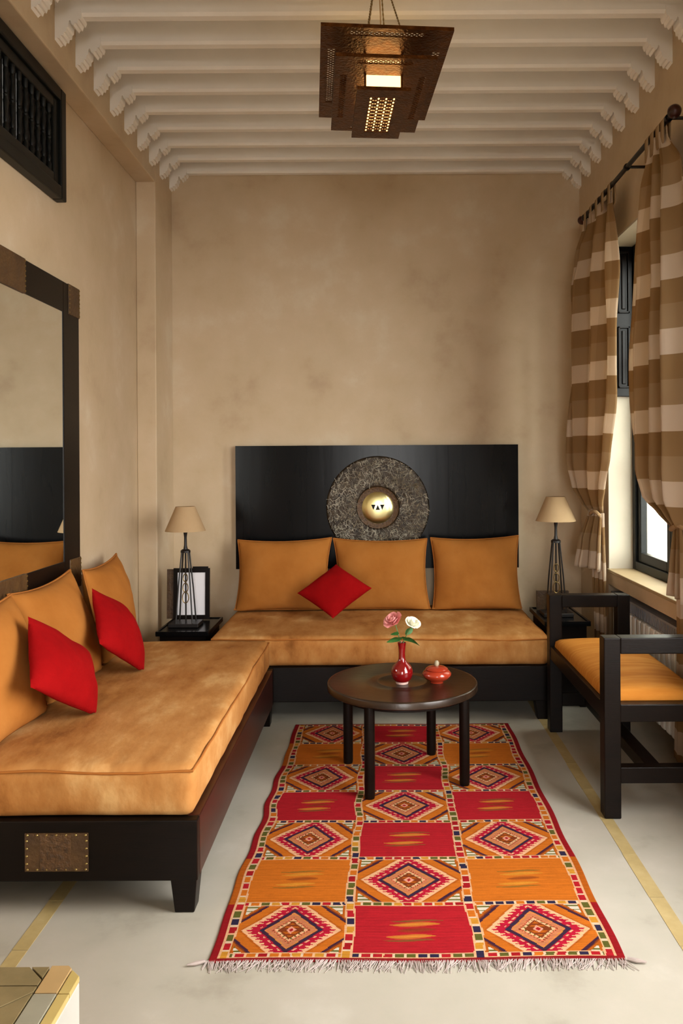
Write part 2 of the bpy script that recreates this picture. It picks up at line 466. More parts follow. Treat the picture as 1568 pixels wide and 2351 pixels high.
while y > YF:
    if proto is None:
        mb = MB().prism([(y, ZBEAM + 0.012), (y + 0.012, ZBEAM), (y + BW - 0.012, ZBEAM), (y + BW, ZBEAM + 0.012), (y + BW, ZCEIL), (y, ZCEIL)], 'X', XL, XR)
        b = proto = build('beam', mb, 'ceiling', ceil, origin=(0, y, ZBEAM))
        for s in (0, 1):
            pl = [((XL + x) if s == 0 else (XR - x), ZBEAM + z) for x, z in prof]
            cp[s] = build('corbel', MB().prism(pl, 'Y', y - 0.004, y + BW + 0.004), 'ceiling', b, origin=(XL if s == 0 else XR, y, ZBEAM))
    else:
        b = shared(proto, 'beam', (0, y, ZBEAM), ceil); b.location = Vector((0, y, ZBEAM)) - wloc(ceil)
        for s in (0, 1): shared(cp[s], 'corbel', cp[s].location, b)
    y -= PITCH; k += 1

# ------------------------------------------------------------------ window in the right wall
xf = XR + TR                                                      # face of the window frame
w1 = bpy.data.objects.new('window_1', None); C.objects.link(w1); w1.location = (xf, (W1[0] + W1[1]) / 2, W1[2])
struct(w1, 'dark timber casement window set deep in the right wall')
rv = MB()
rv.box(XR + 0.001, xf + 0.11, W1[1] - 0.012, W1[1], W1[2], W1[3]); rv.box(XR + 0.001, xf + 0.11, W1[0], W1[0] + 0.012, W1[2], W1[3]); rv.box(XR + 0.001, xf + 0.11, W1[0] + 0.012, W1[1] - 0.012, W1[3] - 0.012, W1[3])
build('reveal_lining', rv, 'reveal', w1)
build('window_sill', MB().box(XR - 0.012, xf + 0.11, W1[0], W1[1], W1[2] - 0.012, W1[2] + 0.006), 'sill', w1, bevel=0.004)
def frame_yz(mb, x0, x1, y0, y1, z0, z1, wdt):
    mb.box(x0, x1, y0, y0 + wdt, z0, z1); mb.box(x0, x1, y1 - wdt, y1, z0, z1)
    mb.box(x0, x1, y0 + wdt, y1 - wdt, z0, z0 + wdt); mb.box(x0, x1, y0 + wdt, y1 - wdt, z1 - wdt, z1)
    return mb
fy0, fy1, fz0, fz1 = W1[0] + 0.012, W1[1] - 0.012, W1[2] + 0.006, W1[3] - 0.012
build('frame', frame_yz(MB(), xf, xf + 0.07, fy0, fy1, fz0, fz1, 0.05), 'darkwin', w1, bevel=0.004)
ym = (fy0 + fy1) / 2
for a, b in ((fy0 + 0.05, ym), (ym, fy1 - 0.05)):
    sh = build('sash', frame_yz(MB(), xf + 0.015, xf + 0.055, a + 0.001, b - 0.001, fz0 + 0.051, fz1 - 0.051, 0.055), 'darkwin', w1, bevel=0.004)
    zs = [fz0 + 0.106, 1.42, 2.05, fz1 - 0.106]
    for z0, z1 in zip(zs[:-1], zs[1:]):
        build('pane', MB().box(xf + 0.033, xf + 0.037, a + 0.05, b - 0.05, z0, z1), 'glass', sh)
    for z in zs[1:-1]:
        build('glazing_bar', MB().box(xf + 0.02, xf + 0.05, a + 0.056, b - 0.056, z - 0.012, z + 0.012), 'darkwin', sh)
# upper shutter folded back on the far reveal
sy = W1[1] - 0.012; sx0, sx1 = XR + 0.035, xf - 0.002; sz0, sz1 = 1.83, 2.735
st = build('shutter', MB().box(sx0, sx1, sy - 0.03, sy, sz0, sz1), 'wood', w1, bevel=0.003)
sh_h = (sz1 - sz0) / 2
for i in range(2):
    z0 = sz0 + i * sh_h + 0.05; z1 = sz0 + (i + 1) * sh_h - 0.03
    fr = MB(); a, b = sx0 + 0.018, sx1 - 0.018
    for (p, q, r_, s_) in ((a, a + 0.012, z0, z1), (b - 0.012, b, z0, z1), (a, b, z0, z0 + 0.012), (a, b, z1 - 0.012, z1)): fr.box(p, q, sy - 0.042, sy - 0.0301, r_, s_)
    build('moulding', fr, 'wood', st, bevel=0.003)
    build('raised_panel', MB().box(a + 0.024, b - 0.024, sy - 0.038, sy - 0.0301, z0 + 0.024, z1 - 0.024), 'wood', st, bevel=0.006)
# twin window nearer the camera, seen only by its light
w2 = bpy.data.objects.new('window_3', None); C.objects.link(w2); w2.location = (xf, (W2[0] + W2[1]) / 2, W2[2]); struct(w2, 'matching timber window nearer the viewer')
build('frame', frame_yz(MB(), xf, xf + 0.07, W2[0], W2[1], W2[2], W2[3], 0.06), 'darkwin', w2)
build('mullion', MB().box(xf, xf + 0.06, (W2[0]+W2[1])/2 - 0.04, (W2[0]+W2[1])/2 + 0.04, W2[2] + 0.06, W2[3] - 0.06), 'darkwin', w2)

# radiator in the niche below the sill
rad = thing('radiator', (XR + 0.08, 4.3, 0.0), 'white column radiator in the niche under the window sill', 'radiator')
for i in range(15):
    y0 = W1[0] + 0.07 + i * 0.075
    mb = MB().box(XR + 0.012, XR + 0.085, y0 + 0.006, y0 + 0.066, 0.1, 0.575)
    build('column', mb, 'radiator', rad, bevel=0.012)
gm = MB(); yA, yB_ = W1[0] + 0.075, W1[0] + 0.07 + 15 * 0.075
gm.box(XR + 0.01, XR + 0.12, yA, yB_, 0.64, 0.652)
gm.box(XR + 0.01, XR + 0.014, yA, yB_, 0.585, 0.59)
for i in range(46):
    yy = yA + (yB_ - yA - 0.01) * i / 45
    gm.box(XR + 0.01, XR + 0.014, yy, yy + 0.011, 0.59, 0.64)
build('top_grille', gm, 'grille', rad)
for yy in (W1[0] + 0.12, W1[1] - 0.2): build('foot', MB().box(XR + 0.045, XR + 0.095, yy, yy + 0.04, 0, 0.1), 'radiator', rad)

# ------------------------------------------------------------------ high latticed window, left wall
hx = XLR; hy0, hy1, hz0, hz1 = 2.62, 3.90, 2.70, 3.225
w = bpy.data.objects.new('window_2', None); C.objects.link(w); w.location = (hx, (hy0 + hy1) / 2, hz0); struct(w, 'small high window with turned black wooden spindles')
build('frame', frame_yz(MB(), hx + 0.0, hx + 0.05, hy0, hy1, hz0, hz1, 0.06), 'darkwin', w, bevel=0.006)
build('inner_frame', frame_yz(MB(), hx + 0.0, hx + 0.034, hy0 + 0.0601, hy1 - 0.0601, hz0 + 0.0601, hz1 - 0.0601, 0.05), 'darkwin', w, bevel=0.005)
by0, by1, bz0, bz1 = hy0 + 0.11, hy1 - 0.11, hz0 + 0.11, hz1 - 0.11
bm_ = MB(); slits = [3.33, 3.455]
ed = [by0] + [q for s_ in slits for q in (s_ - 0.006, s_ + 0.006)] + [by1]
for a, b in zip(ed[::2], ed[1::2]): build('dark_room_board', MB().box(hx + 0.004, hx + 0.008, a, b, bz0, bz1), 'dark', w)  # near-black boards stand in for the dark room behind the spindles
build('pane', MB().box(hx + 0.001, hx + 0.003, by0, by1, bz0, bz1), 'sliver_glow', w)  # glowing sheet imitates slivers of daylight; the wall behind has no opening
sp = None; ns = 17
for i in range(ns):
    yy = by0 + 0.03 + (by1 - by0 - 0.06) * i / (ns - 1)
    hgt = bz1 - bz0
    if sp is None:
        pr = [(0.0, 0), (0.011, 0), (0.011, 0.03), (0.006, 0.04), (0.010, 0.055), (0.006, 0.07), (0.009, 0.1), (0.011, 0.13), (0.007, 0.145), (0.0105, hgt/2), (0.007, hgt - 0.145), (0.011, hgt - 0.13), (0.009, hgt - 0.1), (0.006, hgt - 0.07), (0.010, hgt - 0.055), (0.006, hgt - 0.04), (0.011, hgt - 0.03), (0.011, hgt), (0, hgt)]
        sp = build('spindle', MB().lathe(pr, (hx + 0.021, yy, bz0), 10), 'darkwin', w, origin=(hx + 0.021, yy, bz0), smooth=True)
    else: shared(sp, 'spindle', Vector((hx + 0.021, yy, bz0)) - wloc(w), w)

# ------------------------------------------------------------------ big mirror on the left wall
mx = XLR; my0, my1, mz0, mz1 = 2.45, 4.06, 0.835, 2.315
fw = 0.2; fh = 0.145; mt = 0.045
mir = thing('wall_mirror', (mx, (my0 + my1) / 2, mz0), 'large mirror in a black frame with brown leather patches on the left wall', 'mirror')
build('mirror_glass', MB().box(mx + 0.01, mx + 0.041, my0 + fw - 0.01, my1 - fw + 0.01, mz0 + fh - 0.01, mz1 - fh + 0.01), 'mirror', mir)
build('frame_side', MB().box(mx, mx + mt, my1 - fw, my1, mz0, mz1), 'wood', mir, bevel=0.003)
build('frame_side', MB().box(mx, mx + mt, my0, my0 + fw, mz0, mz1), 'wood', mir, bevel=0.003)
build('frame_rail', MB().box(mx, mx + mt, my0 + fw, my1 - fw, mz1 - fh, mz1), 'wood', mir, bevel=0.003)
build('frame_rail', MB().box(mx, mx + mt, my0 + fw, my1 - fw, mz0, mz0 + fh), 'wood', mir, bevel=0.003)
for (a, b, z0, z1) in ((my1 - 0.14, my1 + 0.002, mz1 - fh, mz1 + 0.002), (my1 - 0.14, my1 + 0.002, mz0 - 0.002, mz0 + fh), (3.02, 3.44, mz1 - fh - 0.001, mz1 + 0.002), (3.02, 3.44, mz0 - 0.002, mz0 + fh + 0.001), (my0 - 0.002, my0 + 0.14, mz1 - fh, mz1 + 0.002)):
    p = build('leather_patch', MB().box(mx + 0.001, mx + mt + 0.004, a, b, z0, z1), 'leather', mir, bevel=0.002)
    nm = MB()
    for k in range(7):
        z = z0 + 0.01 + (z1 - z0 - 0.02) * k / 6
        for yy in ((a + 0.006), (b - 0.006)): nm.box(mx + mt + 0.003, mx + mt + 0.007, yy - 0.003, yy + 0.003, z - 0.003, z + 0.003)
    build('nail_row', nm, 'nail', p)['kind'] = 'stuff'

# ------------------------------------------------------------------ sofas
def wr_disp(seed, amp, top):
    o = Vector((seed * 5.3, seed * 2.1, seed))
    def f(p):
        d = noise.noise(p * 3.2 + o) * amp + noise.noise(p * 9 + o) * amp * 0.35
        q = p.copy()
        if p.z > top - 0.05: q.z -= abs(d)
        return q
    return f
def divan(name, x0, x1, y0, y1, label, side_mat_x, patch_x=None):
    t = thing(name, ((x0 + x1) / 2, (y0 + y1) / 2, 0), label, 'divan', 'two divans')
    zt, zb, th = 0.3, 0.105, 0.04
    build('front_rail', MB().box(x0, x1, y0, y0 + th, zb, zt), 'wood', t, bevel=0.004)
    build('back_rail', MB().box(x0, x1, y1 - th, y1, zb, zt), 'wood', t, bevel=0.004)
    build('side_rail', MB().box(x1 - th, x1, y0 + th, y1 - th, zb, zt), side_mat_x, t, bevel=0.003)
    build('side_rail', MB().box(x0, x0 + th, y0 + th, y1 - th, zb, zt), 'wood', t, bevel=0.003)
    build('deck', MB().box(x0 + th, x1 - th, y0 + th, y1 - th, zt - 0.06, zt - 0.002), 'wood', t)
    for sx in (0, 1):
        for sy in (0, 1):
            lw = 0.12
            xa = (x0, x0 + lw) if sx == 0 else (x1 - lw, x1)
            ya = (y0, y0 + lw) if sy == 0 else (y1 - lw, y1)
            xb = (x0 + 0.01, x0 + lw - 0.055) if sx == 0 else (x1 - lw + 0.045, x1 - 0.012)
            yb = (y0 + 0.006, y0 + lw - 0.05) if sy == 0 else (y1 - lw + 0.045, y1 - 0.006)
            build('leg', MB().taper((xb[0], xb[1], yb[0], yb[1], 0), (xa[0] + 0.004, xa[1] - 0.03, ya[0] + 0.002, ya[1] - 0.03, zb + 0.02) if sx == 0 else (xa[0] + 0.03, xa[1] - 0.002, ya[0] + 0.002, ya[1] - 0.03, zb + 0.02)), 'wood', t, bevel=0.004)
    if patch_x:
        px0, px1 = patch_x; pz0, pz1 = 0.14, 0.262
        p = build('leather_patch', MB().box(px0, px1, y0 - 0.004, y0 + 0.002, pz0, pz1), 'leather', t)
        build('tooled_panel', MB().box(px0 + 0.05, px1 - 0.055, y0 - 0.0055, y0 - 0.0039, pz0 + 0.004, pz1 - 0.004), 'leather_dark', p)
        nm = MB()
        for k in range(7):
            u = px0 + 0.008 + (px1 - px0 - 0.016) * k / 6
            for z in (pz0 + 0.006, pz1 - 0.006): nm.lathe([(0, 0.003), (0.003, 0.0015), (0.004, 0)], (u, y0 - 0.004, z), 8, '-Y')
        for k in range(1, 5):
            z = pz0 + (pz1 - pz0) * k / 5
            for u in (px0 + 0.006, px1 - 0.006): nm.lathe([(0, 0.003), (0.003, 0.0015), (0.004, 0)], (u, y0 - 0.004, z), 8, '-Y')
        build('nail_row', nm, 'nail', p)['kind'] = 'stuff'
    return t
BX0, BX1, BY0, BY1 = -1.53, -0.588, 2.60, 4.50
divan('divan', BX0, BX1, BY0, BY1, 'dark wooden divan with a leather patch under the left mattress', 'lit_rail_and_finial', (-1.14, -0.937))  # side rail tone imitates light on the same black wood
SX0, SX1, SY0, SY1 = -0.955, 0.957, 4.52, 5.52
divan('divan', SX0, SX1, SY0, SY1, 'dark wooden divan under the mattress along the end wall', 'wood')

def mattress(x0, x1, y0, y1, z0, z1, label, seed, sides, m, amp):
    t = thing('sofa_mattress', ((x0 + x1) / 2, (y0 + y1) / 2, z0), label, 'mattress', 'two sofa mattresses')
    base = wr_disp(seed, amp, z1)
    def f(p):
        q = base(p)
        # puckers running in from the front edge
        e = max(0, 1 - (p.y - y0) / 0.14)
        if p.z > z1 - 0.03: q.z -= 0.004 * e * (1 + math.sin(p.x * 62 + 2.5 * noise.noise(p * 6))) * (0.5 + noise.noise(Vector((p.x * 4, seed, 0))))
        if p.y < y0 + 0.03 or p.x > x1 - 0.03:
            q.y -= 0.006 * noise.noise(p * Vector((7, 7, 3))) if p.y < y0 + 0.03 else 0
            q.x += 0.006 * noise.noise(p * 8) if p.x > x1 - 0.03 else 0
        return q
    build('cover', soft_box(x0, x1, y0, y1, z0, z1, 0.034, 0.024, f, crown=0.010), m, t, smooth=True, sharp=85)
    r = 0.012
    def edge(z):
        pts = []
        cs = [(x0 + 0.012, y0 + 0.004), (x1 - 0.004, y0 + 0.004), (x1 - 0.004, y1 - 0.012), (x0 + 0.012, y1 - 0.012)]
        for i in range(4):
            a, b = cs[i], cs[(i + 1) % 4]; n = 40
            for k in range(n):
                u = k / n; p = Vector((a[0] + (b[0] - a[0]) * u, a[1] + (b[1] - a[1]) * u, z))
                p.z += 0.011 * noise.noise(p * 5 + Vector((seed, 0, 0))); pts.append(p)
        return pts
    build('piping', MB().tube(edge(z1 - 0.018), 0.0045, 6, closed=True), 'piping', t, smooth=True)
    return t
ZM = 0.468
mattress(BX0 + 0.012, BX1 - 0.014, BY0 + 0.012, BY1 - 0.03, 0.301, ZM, 'orange suede mattress on the left divan', 3, 0, 'suede', 0.006)
mattress(SX0 + 0.004, SX1 - 0.004, SY0 + 0.006, SY1 - 0.01, 0.301, ZM, 'orange suede mattress on the sofa along the end wall', 9, 0, 'suede', 0.004)

G1 = 'back cushions of the end wall sofa'; G2 = 'back cushions of the left sofa'; G3 = 'small red scatter cushions'
cushion('back_cushion', (-0.628, 5.33, 0.70), (0.312, 0, 0.006), (0.004, 0.06, 0.235), 0.1, 'suede_plain', 'leftmost orange cushion against the black headboard', G1, seed=1, pinch=0.085)
cushion('back_cushion', (0.018, 5.335, 0.698), (0.312, 0, -0.003), (-0.008, 0.06, 0.235), 0.1, 'suede_plain', 'middle orange cushion against the black headboard under the round disc', G1, seed=2, pinch=0.085)
cushion('back_cushion', (0.638, 5.33, 0.702), (0.292, 0, 0.006), (0.0, 0.06, 0.24), 0.1, 'suede_plain', 'rightmost orange cushion against the black headboard', G1, seed=3, pinch=0.08)
cushion('back_cushion', (-1.385, 4.17, 0.70), (-0.01, 0.28, 0.008), (-0.05, 0.01, 0.24), 0.095, 'suede_plain', 'orange cushion on the left sofa nearest the corner lamp', G2, seed=4, pinch=0.09)
cushion('back_cushion', (-1.395, 3.53, 0.695), (0.012, 0.295, 0.01), (-0.075, 0, 0.24), 0.11, 'suede_plain', 'orange cushion between two others on the left sofa', G2, seed=5, pinch=0.1)
cushion('back_cushion', (-1.395, 2.91, 0.69), (0.01, 0.295, 0.0), (-0.07, 0, 0.24), 0.11, 'suede_plain', 'orange cushion on the left sofa cut by the picture edge', G2, seed=6, pinch=0.1)

def diamond(c, hu, hv, label, seed, T=0.07):
    hu = Vector(hu); hv = Vector(hv)
    return cushion('scatter_cushion', c, (hu + hv) / 2, (hv - hu) / 2, T, 'red', label, G3, piping=False, seed=seed, pinch=0.03, pw=0.55)
diamond((-0.275, 5.03, 0.645), (0.232, 0.0, 0.014), (0.005, 0.1, 0.152), 'red diamond cushion resting against the end wall sofa cushions', 11)
diamond((-1.2, 3.07, 0.672), (-0.005, 0.30, -0.01), (-0.1, -0.07, 0.21), 'red cushion on the left sofa nearest the viewer', 12)
diamond((-1.2, 3.73, 0.672), (-0.015, 0.30, -0.01), (-0.1, -0.06, 0.21), 'red cushion on the left sofa nearer the corner table', 13)

# ------------------------------------------------------------------ headboard and round metal disc
hb = thing('headboard', (0, YB, 0.714), 'black lacquered wooden headboard on the end wall', 'headboard')
xs = [-0.977, -0.49, 0.0, 0.48, 0.959]
for a, b in zip(xs[:-1], xs[1:]): build('board', MB().box(a + 0.0001, b - 0.0001, YB - 0.055, YB - 0.002, 0.714, 1.557), 'lacquer', hb, bevel=0.0004)
gx, gy, gz = -0.004, YB - 0.0565, 1.13
gong = thing('round_metal_disc', (gx, gy, gz), 'round hammered metal disc with a brass centre on the headboard', 'wall ornament')
mb = MB(); rs = np.linspace(0.14, 0.353, 30); sg = 150; vs = []; fs = []
prev = None
for i, r in enumerate(rs):
    ring = []
    for k in range(sg):
        a = 2 * PI * k / sg; x, z = r * math.cos(a), r * math.sin(a)
        d = 0.022 - 0.004 * abs((r - 0.25) / 0.1) + 0.0035 * noise.noise(Vector((x * 38, z * 38, 2))) + 0.002 * noise.noise(Vector((x * 90, z * 90, 7)))
        if i in (0, len(rs) - 1): d = 0.001
        ring.append(len(vs)); vs.append((gx + x, gy - d, gz + z))
    if prev:
        for k in range(sg): fs.append((prev[k], prev[(k + 1) % sg], ring[(k + 1) % sg], ring[k]))
    prev = ring
build('relief_ring', MB().add(vs, fs), 'gong', gong, smooth=True, sharp=70)
st = MB(); rg = random.Random(5)
for q in range(1500):
    r = math.sqrt(rg.uniform(0.155 ** 2, 0.343 ** 2)); a = rg.uniform(0, 2 * PI); cx, cz = r * math.cos(a), r * math.sin(a)
    th = rg.uniform(0, PI); L_ = rg.uniform(0.007, 0.02); w_ = rg.uniform(0.0008, 0.0019)
    dx, dz = math.cos(th), math.sin(th)
    dd = 0.022 - 0.004 * abs((r - 0.25) / 0.1)
    vs = [(gx + cx + u * L_ * dx - v * w_ * dz, gy - dd - 0.001, gz + cz + u * L_ * dz + v * w_ * dx) for u, v in ((-1, -1), (1, -1), (1, 1), (-1, 1))]
    vs += [(gx + cx + u * L_ * dx * 0.9, gy - dd - 0.0065, gz + cz + u * L_ * dz * 0.9) for u in (-1, 1)]
    st.add(vs, [(0, 1, 5, 4), (2, 3, 4, 5), (0, 4, 3), (1, 2, 5)])
so_ = build('scored_strokes', st, 'gong_hi', gong); so_['kind'] = 'stuff'
build('dark_ring', MB().lathe([(0.0, 0.012), (0.10, 0.012), (0.13, 0.012), (0.142, 0.017), (0.148, 0.0)], (gx, gy, gz), 64, '-Y'), 'leather_dark', gong, smooth=True)
boss = build('brass_boss', MB().lathe([(0.0, 0.034), (0.03, 0.0335), (0.07, 0.029), (0.098, 0.021), (0.108, 0.0125), (0.108, 0.011)], (gx, gy, gz), 64, '-Y'), 'brass', gong, smooth=True)
tm = MB()
for (cx, up) in ((-0.03, -1), (0.0, 1), (0.03, -1)):
    h = 0.018; wv = 0.015
    tm = MB().prism([(gx + cx - wv, gz + 0.004 - up * h), (gx + cx + wv, gz + 0.004 - up * h), (gx + cx, gz + 0.004 + up * h)], 'Y', gy - 0.0355, gy - 0.028)
    build('dark_triangle', tm, 'dark', boss)  # small dark triangles set on the boss

# ------------------------------------------------------------------ corner tables, lamps, stands
def side_table(x0, x1, y0, y1, z, label):
    t = thing('side_table', ((x0 + x1) / 2, (y0 + y1) / 2, 0), label, 'side table', 'small black tables beside the end wall sofa')
    build('table_top', MB().box(x0, x1, y0, y1, z - 0.022, z), 'lacquer', t, bevel=0.003)
    build('top_rim', frame_yz_xy(x0, x1, y0, y1, z, 0.014), 'lacquer', t, bevel=0.002)
    build('body', MB().box(x0 + 0.02, x1 - 0.02, y0 + 0.02, y1 - 0.02, 0.06, z - 0.022), 'wood', t, bevel=0.003)
    for a in (x0 + 0.025, x1 - 0.06):
        for b in (y0 + 0.025, y1 - 0.06): build('foot', MB().box(a, a + 0.035, b, b + 0.035, 0, 0.06), 'wood', t)
def frame_yz_xy(x0, x1, y0, y1, z, w_):
    m_ = MB(); h = 0.006
    m_.box(x0, x1, y0, y0 + w_, z, z + h); m_.box(x0, x1, y1 - w_, y1, z, z + h); m_.box(x0, x0 + w_, y0 + w_, y1 - w_, z, z + h); m_.box(x1 - w_, x1, y0 + w_, y1 - w_, z, z + h)
    return m_
ZT1, ZT2 = 0.455, 0.5
side_table(-1.305, -0.995, 4.72, 5.165, ZT1, 'low black side table in the left corner holding a lamp and a menu stand')
side_table(0.965, 1.235, 4.72, 5.2, ZT2, 'low black side table behind the bench in the right corner')

def table_lamp(x, y, z, label):
    t = thing('table_lamp', (x, y, z), label, 'table lamp', 'pair of iron table lamps')
    build('base', MB().box(x - 0.09, x + 0.09, y - 0.075, y + 0.075, z, z + 0.022), 'iron', t, bevel=0.003)
    zt = z + 0.455
    for sx in (-1, 1):
        for sy in (-1, 1):
            build('bar', MB().tube([(x + sx * 0.05, y + sy * 0.05, z + 0.022), (x + sx * 0.036, y + sy * 0.036, z + 0.24), (x + sx * 0.018, y + sy * 0.018, zt)], 0.0048, 6), 'iron', t, smooth=True)
    build('centre_rod', MB().tube([(x, y, z + 0.022), (x, y, zt)], 0.005, 8), 'iron', t, smooth=True)
    for i, (zz, rr) in enumerate(((0.29, 0.017), (0.23, 0.02), (0.17, 0.024))):
        n = 14; pts = [(x + rr * 0.8 * math.cos(2 * PI * k / n), y - 0.008, z + zz + rr * 1.4 * math.sin(2 * PI * k / n)) for k in range(n)]
        build('ring', MB().tube(pts, 0.0032, 6, closed=True), 'chain', t, smooth=True)
    build('collar', MB().lathe([(0, 0), (0.03, 0), (0.03, 0.012), (0.02, 0.02), (0, 0.02)], (x, y, zt - 0.012), 16), 'iron', t, smooth=True)
    build('neck', MB().lathe([(0.0, 0.0), (0.015, 0.0), (0.009, 0.03), (0.008, 0.08), (0.013, 0.115), (0.02, 0.13), (0.0, 0.135)], (x, y, zt), 16), 'iron', t, smooth=True)
    zs = z + 0.575
    build('shade', MB().lathe([(0.122, 0), (0.058, 0.148), (0.055, 0.148), (0.119, 0.0), (0.122, 0)], (x, y, zs), 40), 'shade', t, smooth=True)
    sp_ = MB()
    for k in range(3): sp_.bar((x, y, zs + 0.13), (x + 0.057 * math.cos(2.1 * k), y + 0.057 * math.sin(2.1 * k), zs + 0.14), 0.002, 5)
    sp_.bar((x, y, zs - 0.01), (x, y, zs + 0.135), 0.004, 6)
    build('shade_carrier', sp_, 'iron', t)
    return t
lampA = table_lamp(-1.175, 4.93, ZT1 + 0.0012, 'iron table lamp with cone shade on the left corner table')
lampB = copy_tree(lampA); lampB.location = (1.083, 4.95, ZT2 + 0.0012); lampB['label'] = 'iron table lamp with cone shade behind the bench on the right'

ms = thing('menu_stand', (-1.2, 5.1, ZT1 + 0.006), 'black framed white page with a brown leather back flap behind the corner lamp', 'picture frame')
fx0, fx1, fyy, fz = -1.315 + 0.02, -1.068, 5.095, ZT1 + 0.006
tilt = 0.05
def tfy(z): return fyy + (z - fz) * tilt
def slab(mb, x0, x1, z0, z1, d0, d1):
    vs = [(x, tfy(z) + d, z) for d in (d0, d1) for z in (z0, z1) for x in (x0, x1)]
    mb.add(vs, [(0, 1, 3, 2), (4, 6, 7, 5), (0, 4, 5, 1), (2, 3, 7, 6), (0, 2, 6, 4), (1, 5, 7, 3)]); return mb
fm = MB(); fzt = fz + 0.318; b_ = 0.026
slab(fm, fx0, fx0 + b_, fz, fzt, 0, 0.018); slab(fm, fx1 - b_, fx1, fz, fzt, 0, 0.018); slab(fm, fx0 + b_, fx1 - b_, fz, fz + b_, 0, 0.018); slab(fm, fx0 + b_, fx1 - b_, fzt - b_, fzt, 0, 0.018)
build('frame', fm, 'wood', ms)
build('page', slab(MB(), fx0 + b_, fx1 - b_, fz + b_, fzt - b_, 0.006, 0.016), 'paper', ms)
build('clip', slab(MB(), fx0 + 0.12, fx1 - 0.01, fzt, fzt + 0.01, 0.004, 0.016), 'wood', ms)
build('leather_flap', slab(MB(), fx0 - 0.045, fx0 + 0.03, fz, fzt - 0.008, 0.019, 0.03), 'leather', ms)
fo = thing('leather_folder', (1.03, 5.13, ZT2 + 0.006), 'small brown leather folder standing behind the right lamp', 'folder')
fm = MB()
build('cover', fm.box(1.0, 1.2, 5.12, 5.13, ZT2 + 0.006, ZT2 + 0.12), 'leather', fo); build('cover', MB().box(1.0, 1.2, 5.14, 5.15, ZT2 + 0.006, ZT2 + 0.12), 'leather', fo); build('pages', MB().box(1.004, 1.2, 5.1301, 5.1399, ZT2 + 0.006, ZT2 + 0.116), 'paper', fo)

# ------------------------------------------------------------------ coffee table
tx, ty, tz = 0.105, 3.725, 0.439
ct = thing('coffee_table', (tx, ty, 0.006), 'round dark coffee table on four round legs standing on the rug', 'coffee table')
build('table_top', MB().lathe([(0, tz - 0.004), (0.10, tz - 0.004), (0.108, tz - 0.001), (0.118, tz - 0.0005), (0.126, tz - 0.003), (0.15, tz - 0.002), (0.165, tz - 0.0035), (0.17, tz - 0.002), (0.33, tz - 0.001), (0.336, tz), (0.342, tz - 0.002), (0.344, tz - 0.006), (0.344, tz - 0.03), (0.338, tz - 0.034), (0.32, tz - 0.036), (0, tz - 0.036)], (tx, ty, 0), 96), 'tabletop', ct, smooth=True, sharp=50)
build('apron', MB().lathe([(0.30, tz - 0.036), (0.30, tz - 0.055), (0.29, tz - 0.055), (0.29, tz - 0.036)], (tx, ty, 0), 64), 'wood', ct, smooth=True)
for lx, ly in ((-0.043, 3.47), (0.386, 3.60), (-0.168, 3.885), (0.269, 4.01)):
    v = Vector((lx - tx, ly - ty, 0)).normalized() * 0.297
    x, y = tx + v.x, ty + v.y
    build('leg', MB().lathe([(0, 0.0075), (0.021, 0.0075), (0.023, 0.02), (0.023, tz - 0.036), (0, tz - 0.036)], (x, y, 0), 24), 'wood', ct, smooth=True)

vx, vy = 0.103, 3.69; vz = tz - 0.0035
vase = thing('vase', (vx, vy, vz), 'glossy dark red bottle vase holding two roses on the coffee table', 'vase')
build('body', MB().lathe([(0.028, 0.010), (0.042, 0.022), (0.05, 0.044), (0.0495, 0.06), (0.042, 0.079), (0.028, 0.094), (0.0185, 0.104), (0.0155, 0.116), (0.0145, 0.14), (0.0165, 0.168), (0.0195, 0.186), (0.018, 0.187), (0.0145, 0.168), (0.0125, 0.14), (0.013, 0.116), (0.016, 0.10), (0.03, 0.085), (0.03, 0.05), (0, 0.03)], (vx, vy, vz), 40), 'ceramic', vase, smooth=True, sharp=60)
build('foot', MB().lathe([(0, 0), (0.027, 0), (0.029, 0.006), (0.028, 0.0101), (0, 0.0101)], (vx, vy, vz), 40), 'pale_foot', vase, smooth=True)
bx, by = 0.262, 3.70
bowl = thing('lidded_bowl', (bx, by, tz - 0.0015), 'small orange red lidded bowl on the coffee table', 'bowl')
build('bowl', MB().lathe([(0, 0), (0.03, 0), (0.031, 0.008), (0.052, 0.018), (0.066, 0.034), (0.066, 0.042), (0.056, 0.054), (0.046, 0.058), (0, 0.058)], (bx, by, tz - 0.0015), 40), 'orange_glaze', bowl, smooth=True, sharp=60)
lid = build('lid', MB().lathe([(0.05, 0.0582), (0.051, 0.062), (0.042, 0.069), (0.02, 0.074), (0, 0.075), ], (bx, by, tz - 0.0015), 40), 'orange_glaze', bowl, smooth=True, sharp=60)
build('knob', MB().lathe([(0.006, 0.073), (0.011, 0.08), (0.011, 0.09), (0.007, 0.098), (0, 0.1)], (bx, by, tz - 0.0015), 20), 'stone_knob', lid, smooth=True)

